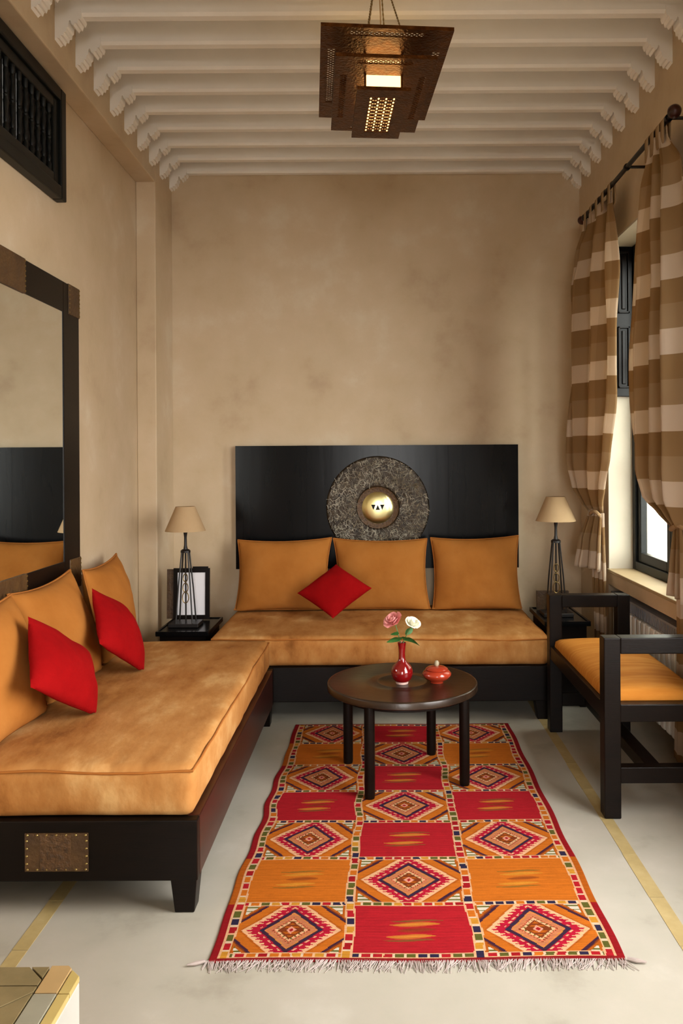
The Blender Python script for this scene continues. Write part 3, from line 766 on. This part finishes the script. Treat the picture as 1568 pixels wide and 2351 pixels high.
def leaf_mb(p, d, L, W, droop):
    p = Vector(p); d = Vector(d).normalized(); s = d.cross(Vector((0.1, 0.9, 0.45))).normalized(); vs = []; fs = []
    n = 7
    for i in range(n + 1):
        u = i / n; w_ = W * math.sin(PI * min(1, u * 0.92 + 0.06)) ** 0.8
        c = p + d * (L * u) + Vector((0, 0, -droop * u * u))
        vs += [c - s * w_ + Vector((0, -0.25 * w_, 0)), c, c + s * w_ + Vector((0, -0.25 * w_, 0)), c + Vector((0, 0.0014, 0))]
    for i in range(n):
        a = 4 * i; b = a + 4
        fs += [(a, a+1, b+1, b), (a+1, a+2, b+2, b+1), (a, b, b+3, a+3), (a+3, b+3, b+2, a+2)]
    return MB().add(vs, fs)
def rose(name, top, m, label, seed, tilt, sc):
    rnd = random.Random(seed)
    top = Vector(top); root = Vector((vx + 0.006 * (1 if top.x > vx else -1), vy, vz + 0.05))
    t = thing('rose', tuple(root), label, 'flower', 'roses in the red vase')
    mid = Vector((vx + 0.006 * (1 if top.x > vx else -1), vy, vz + 0.185))
    P = [root, mid, mid.lerp(top, 0.5) + Vector((0, 0, 0.006)), top]
    build('stem', MB().tube(P, 0.0026, 6), 'stem', t, smooth=True)
    ax = Vector(tilt).normalized()
    q = Vector((0, 0, 1)).rotation_difference(ax).to_matrix()
    mb = MB()
    mb.lathe([(0, 0.0), (0.012, 0.003), (0.013, 0.014), (0.008, 0.03), (0, 0.034)], (0, 0, 0), 10)
    for ring, (cnt, r0, open_, hh) in enumerate(((3, 0.008, 0.05, 0.036), (5, 0.013, 0.2, 0.037), (6, 0.019, 0.45, 0.034), (6, 0.023, 0.85, 0.028))):
        for k in range(cnt):
            a0 = 2 * PI * k / cnt + ring * 0.5 + rnd.uniform(-0.2, 0.2); n = 5; vs = []; fs = []
            for i in range(n + 1):
                for j in range(n + 1):
                    u = i / n; v = -1 + 2 * j / n
                    w_ = 0.75 * (1 - 0.55 * (1 - u) ** 2) * (1 - 0.35 * max(0, u - 0.6) / 0.4 * v * v)
                    ang = a0 + v * w_ * (2.2 if ring == 0 else 1.0)
                    rad = 0.004 + r0 * math.sin(u * PI / 2) + open_ * 0.02 * u * u
                    zz = hh * u * (1 - 0.25 * open_ * u) - 0.004 * v * v * u
                    vs.append((rad * math.cos(ang), rad * math.sin(ang), zz + rnd.uniform(-0.0008, 0.0008)))
            for i in range(n):
                for j in range(n):
                    a = i * (n + 1) + j; fs.append((a, a + 1, a + n + 2, a + n + 1))
            mb.add(vs, fs)
    mb.v = [tuple(top + q @ (Vector(p) * sc)) for p in mb.v]
    bl = build('bloom', mb, m, t, smooth=True, sharp=80)
    return t
r1 = rose('rose', (vx - 0.032, vy - 0.005, vz + 0.278), 'pink', 'pink rose in the red vase', 1, (-0.5, -0.45, 0.75), 1.08)
r2 = rose('rose', (vx + 0.046, vy - 0.012, vz + 0.268), 'cream', 'cream white rose in the red vase', 2, (0.3, -0.5, 0.8), 0.85)
for (p, d, L, W, dr, par) in (((vx - 0.010, vy, vz + 0.195), (-1, -0.4, 0.5), 0.07, 0.02, 0.03, r1), ((vx - 0.008, vy - 0.006, vz + 0.2), (-0.35, -1, 0.9), 0.06, 0.019, 0.02, r1),
                              ((vx - 0.016, vy, vz + 0.222), (-0.7, -0.5, 0.6), 0.05, 0.016, 0.02, r1), ((vx + 0.010, vy, vz + 0.198), (1, -0.3, 0.4), 0.078, 0.016, 0.05, r2),
                              ((vx + 0.010, vy - 0.006, vz + 0.2), (0.35, -1, 0.9), 0.06, 0.018, 0.02, r2), ((vx + 0.018, vy, vz + 0.222), (0.7, 0.2, 0.8), 0.05, 0.015, 0.01, r2)):
    build('leaf', leaf_mb(p, d, L, W, dr), 'leafm', par, smooth=True)

# ------------------------------------------------------------------ bench with arms
bench = thing('bench', (1.12, 3.8, 0), 'black wooden bench with open arms and an orange seat by the window', 'bench')
px = (0.905, 0.972, 1.266, 1.333); S_ = 0.07
ends = ((3.262, 3.262 + S_), (4.302, 4.302 + S_))
for (a, b) in ends:
    build('post', MB().box(px[0], px[1], a, b, 0.0018, 0.73), 'wood', bench, bevel=0.004)
    build('post', MB().box(px[2], px[3], a, b, 0.0, 0.73), 'wood', bench, bevel=0.004)
    build('arm_rail', MB().box(px[1], px[2], a, b, 0.665, 0.73), 'wood', bench, bevel=0.004)
    build('seat_rail', MB().box(px[1], px[2], a + 0.005, b - 0.005, 0.39, 0.46), 'wood', bench, bevel=0.003)
    build('stretcher', MB().box(px[1], px[2], a + 0.01, b - 0.01, 0.14, 0.205), 'wood', bench, bevel=0.003)
for x0, x1 in ((px[0] + 0.004, px[1] - 0.004), (px[2] + 0.004, px[3] - 0.004)):
    build('seat_rail', MB().box(x0, x1, ends[0][1], ends[1][0], 0.39, 0.46), 'wood', bench, bevel=0.003)
build('centre_stretcher', MB().box(1.09, 1.15, ends[0][1] - 0.01, ends[1][0] + 0.01, 0.145, 0.2), 'wood', bench, bevel=0.003)
build('seat', soft_box(px[0] + 0.022, px[3] - 0.01, ends[0][1] - 0.005, ends[1][0] + 0.005, 0.44, 0.492, 0.02, 0.025, None, crown=0.045), 'seatcloth', bench, smooth=True, sharp=85)

# ------------------------------------------------------------------ curtains and rod
RX, RZ = 1.30, 2.965
rod = thing('curtain_rod', (RX, 4.33, RZ), 'black curtain rod with round wooden finials above the window', 'curtain rod')
build('rod', MB().tube([(RX, 3.56, RZ), (RX, 5.10, RZ)], 0.012, 12), 'iron', rod, smooth=True)
fin = [(0, -0.028), (0.012, -0.026), (0.024, -0.014), (0.028, 0.0), (0.024, 0.014), (0.012, 0.026), (0.012, 0.036), (0, 0.036)]
build('finial', MB().lathe([(r, -z) for r, z in fin], (RX, 5.13, RZ), 20, 'Y'), 'lit_rail_and_finial', rod, smooth=True)
build('finial', MB().lathe([(r * 1.1, z * 1.1) for r, z in fin], (RX, 3.53, RZ), 20, 'Y'), 'lit_rail_and_finial', rod, smooth=True)
for y in (3.60, 4.2, 5.06):
    bk = MB().tube([(XR, y, RZ - 0.0), (RX, y, RZ)], 0.008, 8); bk.lathe([(0.018, -0.008), (0.018, 0.008), (0.0, 0.008)], (RX, y, RZ), 12, 'Y')
    build('bracket', bk, 'iron', rod, smooth=True)

def interp(rows, z):
    rows = sorted(rows, key=lambda r: -r[0])
    if z >= rows[0][0]: return rows[0][1:]
    for a, b in zip(rows[:-1], rows[1:]):
        if a[0] >= z >= b[0]:
            t = (a[0] - z) / (a[0] - b[0]); t = t * t * (3 - 2 * t) * 0.5 + t * 0.5
            return tuple(p + (q - p) * t for p, q in zip(a[1:], b[1:]))
    return rows[-1][1:]
def cloth(name, rows, z0, z1, folds, parent, voff, uw, nz=70, ns=72, seed=0):
    """rows: (z, x_far, y_far, x_near, y_near, fold depth)"""
    vs = []; fs = []; uvs = []
    for i in range(nz + 1):
        z = z0 + (z1 - z0) * i / nz
        xa, ya, xb, yb, amp = interp(rows, z)
        for j in range(ns + 1):
            s = j / ns
            ph = 2 * PI * folds * s + 0.6 * math.sin(3 * z + seed) + 1.3 * noise.noise(Vector((s * 3, z * 1.2, seed)))
            x = xa + (xb - xa) * s + amp * math.sin(ph) + 0.4 * amp * noise.noise(Vector((s * 7, z * 2, seed + 4)))
            y = ya + (yb - ya) * s + 0.35 * amp * math.cos(ph)
            x = min(x, XR - 0.012)
            vs.append((x, y, z + 0.012 * noise.noise(Vector((s * 4, 1, seed))))); uvs.append((s * uw + 0.1, (z - voff) / 0.318))
    for i in range(nz):
        for j in range(ns):
            a = i * (ns + 1) + j; fs.append((a, a + 1, a + ns + 2, a + ns + 1))
    o = build(name, MB().add(vs, fs), 'curtain', parent, smooth=True, sharp=89)
    uvl = o.data.uv_layers.new(name='cloth')
    for lp in o.data.loops: uvl.data[lp.index].uv = uvs[lp.vertex_index]
    so = o.modifiers.new('thickness', 'SOLIDIFY'); so.thickness = 0.003
    return o
def tab(mb, y, z, w_):
    pts = []
    n = 12
    for k in range(n + 1):
        a = PI * k / n
        pts.append((RX + 0.017 * math.cos(a), z + 0.017 * math.sin(a)))
    pts = [(RX + 0.017, z - 0.1)] + pts + [(RX - 0.017, z - 0.1)]
    vs = []; fs = []
    for i, (x, zz) in enumerate(pts): vs += [(x, y - w_ / 2, zz), (x, y + w_ / 2, zz)]
    for i in range(len(pts) - 1): fs.append((2*i, 2*i+1, 2*i+3, 2*i+2))
    mb.add(vs, fs)
def add_tabs(parent, ys, off, seed):
    for y in ys:
        mb = MB(); tab(mb, y, RZ, 0.045)
        o = build('tab', mb, 'curtain', parent, smooth=True)
        uvl = o.data.uv_layers.new(name='cloth')
        for lp in o.data.loops: uvl.data[lp.index].uv = (0.1, 0.2)
        so = o.modifiers.new('thickness', 'SOLIDIFY'); so.thickness = 0.003
c1 = thing('curtain', (1.28, 4.8, 0.3), 'tan checked curtain knotted up on the far side of the window', 'curtain', 'tan checked curtains')
ZK1 = 1.13
rows1 = [(2.90, 1.285, 5.02, 1.30, 4.46, 0.012), (2.72, 1.24, 5.07, 1.31, 4.44, 0.025), (2.5, 1.205, 5.09, 1.32, 4.44, 0.03), (2.1, 1.20, 5.09, 1.32, 4.43, 0.035), (1.8, 1.195, 5.10, 1.31, 4.43, 0.035),
         (1.45, 1.20, 5.08, 1.30, 4.50, 0.035), (1.28, 1.225, 5.04, 1.31, 4.64, 0.03), (1.19, 1.26, 4.98, 1.32, 4.74, 0.022), (ZK1, 1.29, 4.93, 1.335, 4.80, 0.014)]
cloth('drape', rows1, 2.93, ZK1, 3, c1, 2.655, 2.4, seed=1)
cloth('flounce', [(ZK1 + 0.02, 1.28, 4.93, 1.335, 4.81, 0.012), (0.95, 1.24, 5.0, 1.325, 4.79, 0.02), (0.79, 1.225, 5.02, 1.325, 4.79, 0.024)], ZK1 + 0.02, 0.79, 3, c1, 0.58, 1.4, nz=24, ns=40, seed=2)
cloth('tail', [(ZK1, 1.31, 4.92, 1.345, 4.82, 0.008), (0.8, 1.315, 4.96, 1.35, 4.80, 0.012), (0.25, 1.32, 4.96, 1.355, 4.79, 0.012)], ZK1, 0.2, 3, c1, 0.52, 1.4, nz=30, ns=30, seed=3)
build('knot', MB().tube([(1.30 + 0.022 * math.cos(2*PI*k/16), 4.865 + 0.062 * math.sin(2*PI*k/16), ZK1 + 0.012 * math.sin(4*PI*k/16)) for k in range(16)], 0.011, 8, closed=True), 'knot', c1, smooth=True)
add_tabs(c1, (5.0, 4.87, 4.74, 4.61, 4.48), 0, 1)
c2 = thing('curtain', (1.28, 3.6, 0.15), 'tan checked curtain knotted up at the right edge of the picture', 'curtain', 'tan checked curtains')
rows2 = [(2.90, 1.30, 3.87, 1.29, 3.60, 0.012), (2.72, 1.285, 3.93, 1.27, 3.42, 0.028), (2.45, 1.27, 3.97, 1.24, 3.32, 0.035), (2.0, 1.26, 3.99, 1.22, 3.25, 0.04), (1.7, 1.26, 3.98, 1.21, 3.22, 0.04),
         (1.4, 1.26, 3.94, 1.23, 3.27, 0.04), (1.28, 1.265, 3.86, 1.24, 3.32, 0.034), (1.2, 1.28, 3.66, 1.265, 3.38, 0.024), (ZK1 + 0.02, 1.30, 3.56, 1.285, 3.43, 0.014)]
cloth('drape', rows2, 2.93, ZK1 + 0.02, 3.4, c2, 2.63, 2.4, seed=5)
cloth('flounce', [(ZK1 + 0.04, 1.30, 3.56, 1.285, 3.43, 0.012), (0.98, 1.31, 3.64, 1.29, 3.4, 0.018), (0.84, 1.315, 3.70, 1.29, 3.36, 0.022)], ZK1 + 0.04, 0.84, 3, c2, 0.63, 1.4, nz=24, ns=40, seed=6)
cloth('tail', [(ZK1 + 0.02, 1.325, 3.58, 1.32, 3.44, 0.008), (0.8, 1.36, 3.70, 1.355, 3.45, 0.008), (0.1, 1.37, 3.78, 1.365, 3.52, 0.006)], ZK1 + 0.02, 0.06, 3, c2, 0.52, 1.4, nz=30, ns=30, seed=7)
build('knot', MB().tube([(1.295 + 0.022 * math.cos(2*PI*k/16), 3.495 + 0.068 * math.sin(2*PI*k/16), ZK1 + 0.025 + 0.012 * math.sin(4*PI*k/16)) for k in range(16)], 0.011, 8, closed=True), 'knot', c2, smooth=True)
add_tabs(c2, (3.85, 3.775, 3.70, 3.64), 0, 1)

# ------------------------------------------------------------------ hanging lantern
LX, LY = 0.014, 3.42
ang = math.radians(4.7)
ca, sa = math.cos(ang), math.sin(ang)
def LR(p): return (LX + ca * p[0] - sa * p[1], LY + sa * p[0] + ca * p[1], p[2])
lan = thing('pendant_lantern', (LX, LY, 2.9), 'hanging bronze lantern of three stepped pierced plates around a glowing box', 'lamp')
def lattice(u, v, q):     # pierced arabesque in metres from the centre: True = metal
    a = abs(math.sin(PI * (u + v) / q / 2)); b = abs(math.sin(PI * (u - v) / q / 2))
    rr = math.hypot((u / (2 * q) + 0.5) % 1 - 0.5, (v / (2 * q) + 0.5) % 1 - 0.5)
    return min(a, b) < 0.27 or (q > 0.012 and abs(rr - 0.3) < 0.07)
def plate(name, W, L, z, slots, par, holes=()):
    th = 0.006; al = list(slots) + list(holes); xs = sorted({-W/2, W/2} | {c for s in al for c in (s[0], s[1])}); ys = sorted({-L/2, L/2} | {c for s in al for c in (s[2], s[3])})
    def solid(i, j):
        cx, cy = (xs[i] + xs[i+1]) / 2, (ys[j] + ys[j+1]) / 2
        return not any(s[0] < cx < s[1] and s[2] < cy < s[3] for s in al)
    p = build(name, MB().cells(xs, ys, solid, z, z + th, LR), 'bronze', par)
    for (x0, x1, y0, y1) in slots:
        st_ = 0.0024; nx = max(4, round((x1 - x0) / st_)); ny = max(4, round((y1 - y0) / st_))
        gxs = [x0 + (x1 - x0) * i / nx for i in range(nx + 1)]; gys = [y0 + (y1 - y0) * i / ny for i in range(ny + 1)]
        cx, cy = (x0 + x1) / 2, (y0 + y1) / 2
        def sol(i, j):
            if i in (0, nx - 1) or j in (0, ny - 1): return True
            u = (gxs[i] + gxs[i+1]) / 2 - cx; v = (gys[j] + gys[j+1]) / 2 - cy
            return lattice(u, v, 0.0155 if (x1 - x0) > 0.08 and (y1 - y0) > 0.08 else 0.0095)
        build('pierced_panel', MB().cells(gxs, gys, sol, z + 0.001, z + 0.004, LR), 'bronze', p)
    rim = MB(); hgt = 0.008
    for (x0, x1, y0, y1) in ((-W/2, W/2, -L/2, -L/2 + 0.006), (-W/2, W/2, L/2 - 0.006, L/2), (-W/2, -W/2 + 0.006, -L/2 + 0.006, L/2 - 0.006), (W/2 - 0.006, W/2, -L/2 + 0.006, L/2 - 0.006)):
        rim.cells([x0, x1], [y0, y1], lambda i, j: True, z + th, z + th + hgt, LR)
    build('rim', rim, 'bronze', p)
    return p
def side_slots(W, L, ins, w_, lx, ly):
    return [(-lx, lx, -L/2 + ins, -L/2 + ins + w_), (-lx, lx, L/2 - ins - w_, L/2 - ins), (-W/2 + ins, -W/2 + ins + w_, -ly, ly), (W/2 - ins - w_, W/2 - ins, -ly, ly)]
plate('top_plate', 0.50, 0.80, 3.062, side_slots(0.50, 0.80, 0.026, 0.034, 0.142, 0.235), lan, [(-0.069, 0.069, -0.206, 0.206)])
plate('middle_plate', 0.39, 0.69, 2.98, side_slots(0.39, 0.69, 0.022, 0.03, 0.11, 0.20), lan)
plate('bottom_plate', 0.212, 0.475, 2.906, [(-0.055, 0.055, -0.172, 0.172)], lan)
bw, bl = 0.068, 0.205
box = MB()
box.cells([-bw, bw], [-bl, bl], lambda i, j: True, 2.9125, 2.9795, LR)
build('lit_box', box, 'glow', lan)
box = MB(); box.cells([-bw, bw], [-bl, bl], lambda i, j: True, 2.9865, 3.074, LR)
build('lit_box', box, 'glow', lan)
for sx in (-1, 1):
    for sy in (-1, 1): build('corner_post', MB().cells(sorted((sx * (bw + 0.001), sx * (bw + 0.009))), sorted((sy * (bl - 0.006), sy * (bl + 0.006))), lambda i, j: True, 2.912, 3.062, LR), 'bronze', lan)
for sx in (-1, 1):
    for sy in (-1, 1):
        p = Vector(LR((sx * 0.075, sy * 0.3, 3.069))); q = Vector((LX + sx * 0.006, LY + sy * 0.01, ZCEIL - 0.015))
        n = 60; pts = [p.lerp(q, k / n) for k in range(n + 1)]
        build('chain', MB().tube(pts, [0.0022 + 0.0018 * (k % 2) for k in range(n + 1)], 5), 'chain', lan)
build('cord', MB().tube([(LX, LY, 3.074), (LX + 0.008, LY, 3.3), (LX, LY, ZCEIL)], 0.003, 6), 'shade', lan)
build('ceiling_hook', MB().lathe([(0.0, 0), (0.03, 0.0), (0.03, -0.01), (0.012, -0.022), (0, -0.022)], (LX, LY, ZCEIL), 16), 'bronze', lan, smooth=True)

# ------------------------------------------------------------------ kilim rug
RUG_X0, RUG_X1, RUG_Y0, RUG_Y1 = -0.482, 0.708, 2.342, 4.445
NXR, NYR = 320, 520
def H(c): return np.array(lin(c)[:3])
P = {k: H(v) for k, v in dict(red='#ac1a24', red2='#9c151c', orange='#c4691a', orange2='#b05812', cream='#e6b184', pale='#e6c8a8', salmon='#d07250', tan='#bd7c50',
     purple='#3d1f33', navy='#2c2540', brown='#7a3514', olive='#5c5a24', pink='#e39a80', crim='#b01430', white='#d8cdb8', ochre='#c98a2c').items()}
ub = [0.0, 0.020, 0.047, 0.318, 0.345, 0.640, 0.668, 0.953, 0.980, 1.0]
rows_spec = [('D', 'red', 'D'), ('orange', 'D', 'orange'), ('D', 'red', 'D'), ('red', 'D', 'red'), ('D', 'red', 'D'), ('orange', 'D', 'orange'), ('D', 'red', 'D')]
img = np.zeros((NYR, NXR, 3))
rng = np.random.RandomState(3)
rowh = 1.0 / 7; bandv = 0.0115
checks = ['navy', 'red', 'olive', 'orange', 'red2', 'ochre', 'olive', 'navy', 'red', 'orange']
def band_col(t, across, seed):
    if across < 0.16 or across > 0.84: return P['cream'] * (0.95 + 0.08 * math.sin(t * 400))
    k = math.floor(t); f = t - k
    if f < 0.22: return P['pale'] * 0.9 if (k % 3) else P['cream']
    r_ = random.Random(k * 7919 + seed * 131)
    return P[checks[r_.randrange(len(checks))]]
def diamond_col(x, y, i, j):       # x, y in -1..1
    ax, ay = abs(x), abs(y)
    p = ax + 0.70 * ay
    if p < 0.05: return P['red2']
    if p < 0.10: return P['pink']
    if p < 0.20: return P['orange2'] if (math.floor(ay * 14) % 2) else P['brown']
    if p < 0.25: return P['brown']
    if p < 0.31: return P['cream'] if (math.floor((ax - ay) * 26) % 4) else P['olive']
    if p < 0.36: return P['salmon'] if (math.floor((ax - ay) * 30) % 3) else P['brown']
    if p < 0.46: return P['tan'] if (math.floor((ax + ay) * 40) % 3) else P['salmon'] * 0.9
    if p < 0.50: return P['salmon'] if (math.floor((ax - ay) * 30) % 2) else P['ochre']
    if p < 0.60: return P['purple'] if (math.floor((ay) * 18) % 3) else P['navy']
    if p < 0.70:
        return P['cream'] if (abs(p - 0.65) < 0.02 and (math.floor(ay * 13) % 2)) else P['crim']
    # horizontal teeth
    tooth = (ay * 9.0) % 1.0
    lim0 = 0.74 + 0.13 * abs(tooth - 0.5) * 2
    if p < lim0: return P['crim']
    if p < 0.93: return P['cream']
    if p < 1.20: return P['orange']  if p > 0.98 else P['orange2']
    if p < 1.31: return P['purple'] if p < 1.27 else P['brown']
    if p < 1.37: return P['orange2']
    if ax > 0.95: return P['orange2']
    return P['white'] if (math.floor(ay * 20) % 3) else P['olive'] * 1.2
def streak(x, y, basec):
    ax = abs(x)
    for (yc, w_, hh, c) in ((0.24, 0.46, 0.10, 'ochre'), (-0.22, 0.44, 0.10, 'ochre'), (0.02, 0.36, 0.11, 'brown'), (0.38, 0.5, 0.05, 'olive'), (-0.36, 0.48, 0.05, 'olive')):
        xx = x + (0.06 if yc < 0 else -0.05)
        if abs(xx) < w_:
            h = hh * (1 - (abs(xx) / w_) ** 2)
            yy = yc + 0.03 * math.sin(x * 5)
            d = abs(y - yy)
            if d < h:
                mixf = (1 - d / h) ** 0.6 * 0.8
                return basec * (1 - mixf) + (P[c] * 1.1) * mixf
    return basec
for j in range(NYR):
    v = (j + 0.5) / NYR
    rj = min(6, int(v / rowh)); fv = (v - rj * rowh) / rowh
    ontopband = min(v - rj * rowh, (rj + 1) * rowh - v) < bandv / 2 or v < bandv + 0.006 or v > 1 - bandv - 0.006
    for i in range(NXR):
        u = (i + 0.5) / NXR
        wob = 0.0025 * math.sin(v * 40 + u * 3)
        k = 0
        uu = min(max(u + (wob if 0.03 < u < 0.97 else 0), 0), 0.9999)
        while uu >= ub[k + 1]: k += 1
        if k in (0, 8): c = P['orange2'] if rj in (1, 5) and k == 0 or rj in (1,) else P['red2'] * 0.85
        elif v < 0.005 or v > 0.995: c = P['red2'] * 0.7
        elif k in (1, 3, 5, 7):
            c = band_col(v * 7 * 7.0, (uu - ub[k]) / (ub[k + 1] - ub[k]), k)
        elif ontopband:
            e = (v - 0.006) / (bandv) if v < bandv + 0.006 else ((1 - v - 0.006) / bandv if v > 1 - bandv - 0.006 else ((v + bandv / 2) % rowh) / bandv)
            c = band_col(uu * 36, e, 20 + (rj if fv < 0.5 else rj + 1))
        else:
            col = {2: 0, 4: 1, 6: 2}[k]; kind = rows_spec[rj][col]
            x = ((uu - ub[k]) / (ub[k + 1] - ub[k])) * 2 - 1; y = fv * 2 - 1
            y *= 1.09
            if kind == 'D': c = diamond_col(x, y, i, j)
            else: c = streak(x, y, P[kind] * (1.0 + 0.05 * math.sin(v * 900)))
        img[j, i] = c
img *= 0.7 * (0.93 + 0.14 * rng.rand(NYR, 1, 1)) * (0.95 + 0.1 * rng.rand(NYR, NXR, 1))
def rug_xy(u, v):
    x0 = RUG_X0 - 0.022 + 0.046 * v + 0.006 * math.sin(v * 46) * (1 - abs(2 * v - 1)) + 0.004 * math.sin(v * 17 + 1)
    x1 = RUG_X1 + 0.003 * math.sin(v * 30) - 0.0
    y0 = RUG_Y0 + 0.004 * math.sin(u * 9); y1 = RUG_Y1 + 0.004 * math.sin(u * 7)
    x = x0 + (x1 - x0) * u; y = y0 + (y1 - y0) * v
    z = 0.0062 + 0.0018 * noise.noise(Vector((x * 4, y * 4, 0))) * min(1, 12 * min(u, 1 - u)) - (0.0012 if u in (0.0, 1.0) else 0)
    return x, y, z
verts = [rug_xy(i / NXR, j / NYR) for j in range(NYR + 1) for i in range(NXR + 1)]
faces = [(j * (NXR + 1) + i, j * (NXR + 1) + i + 1, (j + 1) * (NXR + 1) + i + 1, (j + 1) * (NXR + 1) + i) for j in range(NYR) for i in range(NXR)]
colr = img.reshape(-1, 3).tolist()
# edge skirt down to the floor
bl_ = [i for i in range(NXR)] + [j * (NXR + 1) + NXR for j in range(NYR)] + [NYR * (NXR + 1) + i for i in range(NXR, 0, -1)] + [j * (NXR + 1) for j in range(NYR, 0, -1)]
o0 = len(verts); verts += [(verts[b][0], verts[b][1], 0.0004) for b in bl_]
nb = len(bl_)
for k in range(nb):
    l = (k + 1) % nb; faces.append((bl_[k], o0 + k, o0 + l, bl_[l])); colr.append((P['red2'] * 0.8).tolist())
rug = thing('kilim_rug', ((RUG_X0 + RUG_X1) / 2, (RUG_Y0 + RUG_Y1) / 2, 0), 'red and orange kilim rug with diamond panels on the pale floor', 'rug')
me = bpy.data.meshes.new('weave'); base = Vector(rug.location)
me.from_pydata([(p[0] - base.x, p[1] - base.y, p[2]) for p in verts], [], faces); me.update()
ca_ = me.color_attributes.new('dye', 'FLOAT_COLOR', 'CORNER')
arr = np.ones((len(faces), 4, 4), dtype=np.float32); arr[:, :, :3] = np.array(colr, dtype=np.float32)[:, None, :]
ca_.data.foreach_set('color', arr.ravel())
me.materials.append(M['rug'])
wv = bpy.data.objects.new('weave', me); C.objects.link(wv); wv.parent = rug
for (yy, sg_, cnt, Lm) in ((RUG_Y0, -1, 420, 0.05), (RUG_Y1, 1, 240, 0.012)):
    fr = MB()
    for k in range(cnt):
        u = (k + random.random()) / cnt
        xl = RUG_X0 - (0.022 if sg_ < 0 else -0.024); x = xl - 0.002 + (RUG_X1 - xl + 0.004) * u
        L_ = Lm * random.uniform(0.55, 1.1) ; sl = random.gauss(-0.2, 0.35) * L_ + 0.012 * math.sin(u * 40)
        y0 = yy + 0.004 * math.sin(u * 9) - sg_ * 0.004
        fr.tube([(x, y0, 0.005), (x + sl * 0.4, y0 + sg_ * L_ * 0.5, 0.0045), (x + sl, y0 + sg_ * L_, 0.0015)], [0.0015, 0.0015, 0.0008], 4)
    f_ = build('fringe', fr, 'fringe', rug); f_['kind'] = 'stuff'
for (x, dx) in ((RUG_X0 - 0.026, -0.05), (RUG_X1 + 0.004, 0.05)):
    build('corner_tassel', MB().tube([(x, RUG_Y0, 0.007), (x + dx * 0.5, RUG_Y0 - 0.012, 0.008), (x + dx, RUG_Y0 - 0.016, 0.006)], [0.005, 0.006, 0.002], 6), 'fringe', rug, smooth=True)

# ------------------------------------------------------------------ tiled ledge in the near left corner
lz = 0.45; lx1, ly1, lx0, ly0 = -0.588, 1.612, -1.535, 0.55; ch = 0.033
led = thing('tiled_ledge', ((lx0 + lx1) / 2, (ly0 + ly1) / 2, 0), 'low white ledge topped with olive tiles in the bottom left corner', 'ledge')
out = [(lx0, ly0), (lx1, ly0), (lx1, ly1 - ch), (lx1 - ch, ly1), (lx0, ly1)]
build('body', MB().prism(out, 'Z', 0, lz - 0.012), 'white_wall', led, bevel=0.004)
def clip(poly, edges):
    for (a, b, c) in edges:                # keep a*x + b*y <= c
        res = []
        for i in range(len(poly)):
            p, q = poly[i], poly[(i + 1) % len(poly)]
            dp, dq = a * p[0] + b * p[1] - c, a * q[0] + b * q[1] - c
            if dp <= 0: res.append(p)
            if (dp < 0 < dq) or (dq < 0 < dp):
                t = dp / (dp - dq); res.append((p[0] + (q[0] - p[0]) * t, p[1] + (q[1] - p[1]) * t))
        poly = res
        if len(poly) < 3: return None
    return poly
bw1, bw2 = 0.022, 0.07     # bullnose and border widths
s2 = math.sqrt(0.5)
chc = (lx1 * s2 + (ly1 - ch) * s2)
def chamf(off): return [(1, 0, lx1 - off), (0, 1, ly1 - off * 0.3), (s2, s2, chc - off * 0.6)]
k = 0
yy = ly1
while yy > ly0 + 0.02:
    ln = 0.085
    for (xa, xb, nm, ms_) in ((lx1 - bw1, lx1, 'edge_tile', ['tile_e', 'tile_e']), (lx1 - bw1 - 0.045, lx1 - bw1 - 0.002, 'border_tile', ['tile_d', 'tile_c', 'tile_d', 'tile_a'])):
        pl = clip([(xa, yy - ln + 0.002), (xb, yy - ln + 0.002), (xb, yy), (xa, yy)], chamf(0.0))
        if pl: build(nm, MB().prism(pl, 'Z', lz - 0.012, lz + (0.0 if nm == 'border_tile' else -0.001)), ms_[k % len(ms_)], led, bevel=0.0015)
    yy -= ln; k += 1
t_ = 0.155; cx0, cy0 = lx1 - 0.16, ly1 - 0.06
for a in range(-8, 9):
    for b in range(-8, 9):
        c0 = (cx0 + (a - b) * t_ * s2, cy0 + (a + b) * t_ * s2); g = t_ * s2 - 0.003
        for half in (0, 1):
            dia = [(c0[0] + g, c0[1]), (c0[0], c0[1] + g), (c0[0] - g, c0[1])] if half == 0 else [(c0[0] - g, c0[1] - 0.003), (c0[0], c0[1] - g), (c0[0] + g, c0[1] - 0.003)]
            pl = clip(dia, [(1, 0, lx1 - bw1 - 0.048), (-1, 0, -lx0), (0, 1, ly1 - 0.004), (0, -1, -ly0)])
            if pl and len(pl) >= 3:
                area = abs(sum(pl[i][0] * pl[(i+1) % len(pl)][1] - pl[(i+1) % len(pl)][0] * pl[i][1] for i in range(len(pl)))) / 2
                if area > 0.0003: build('tile', MB().prism(pl, 'Z', lz - 0.012, lz), ['tile_a', 'tile_b', 'tile_a', 'tile_a', 'tile_c'][(a * 3 + b * 2 + half * 2) % 5], led, bevel=0.001)
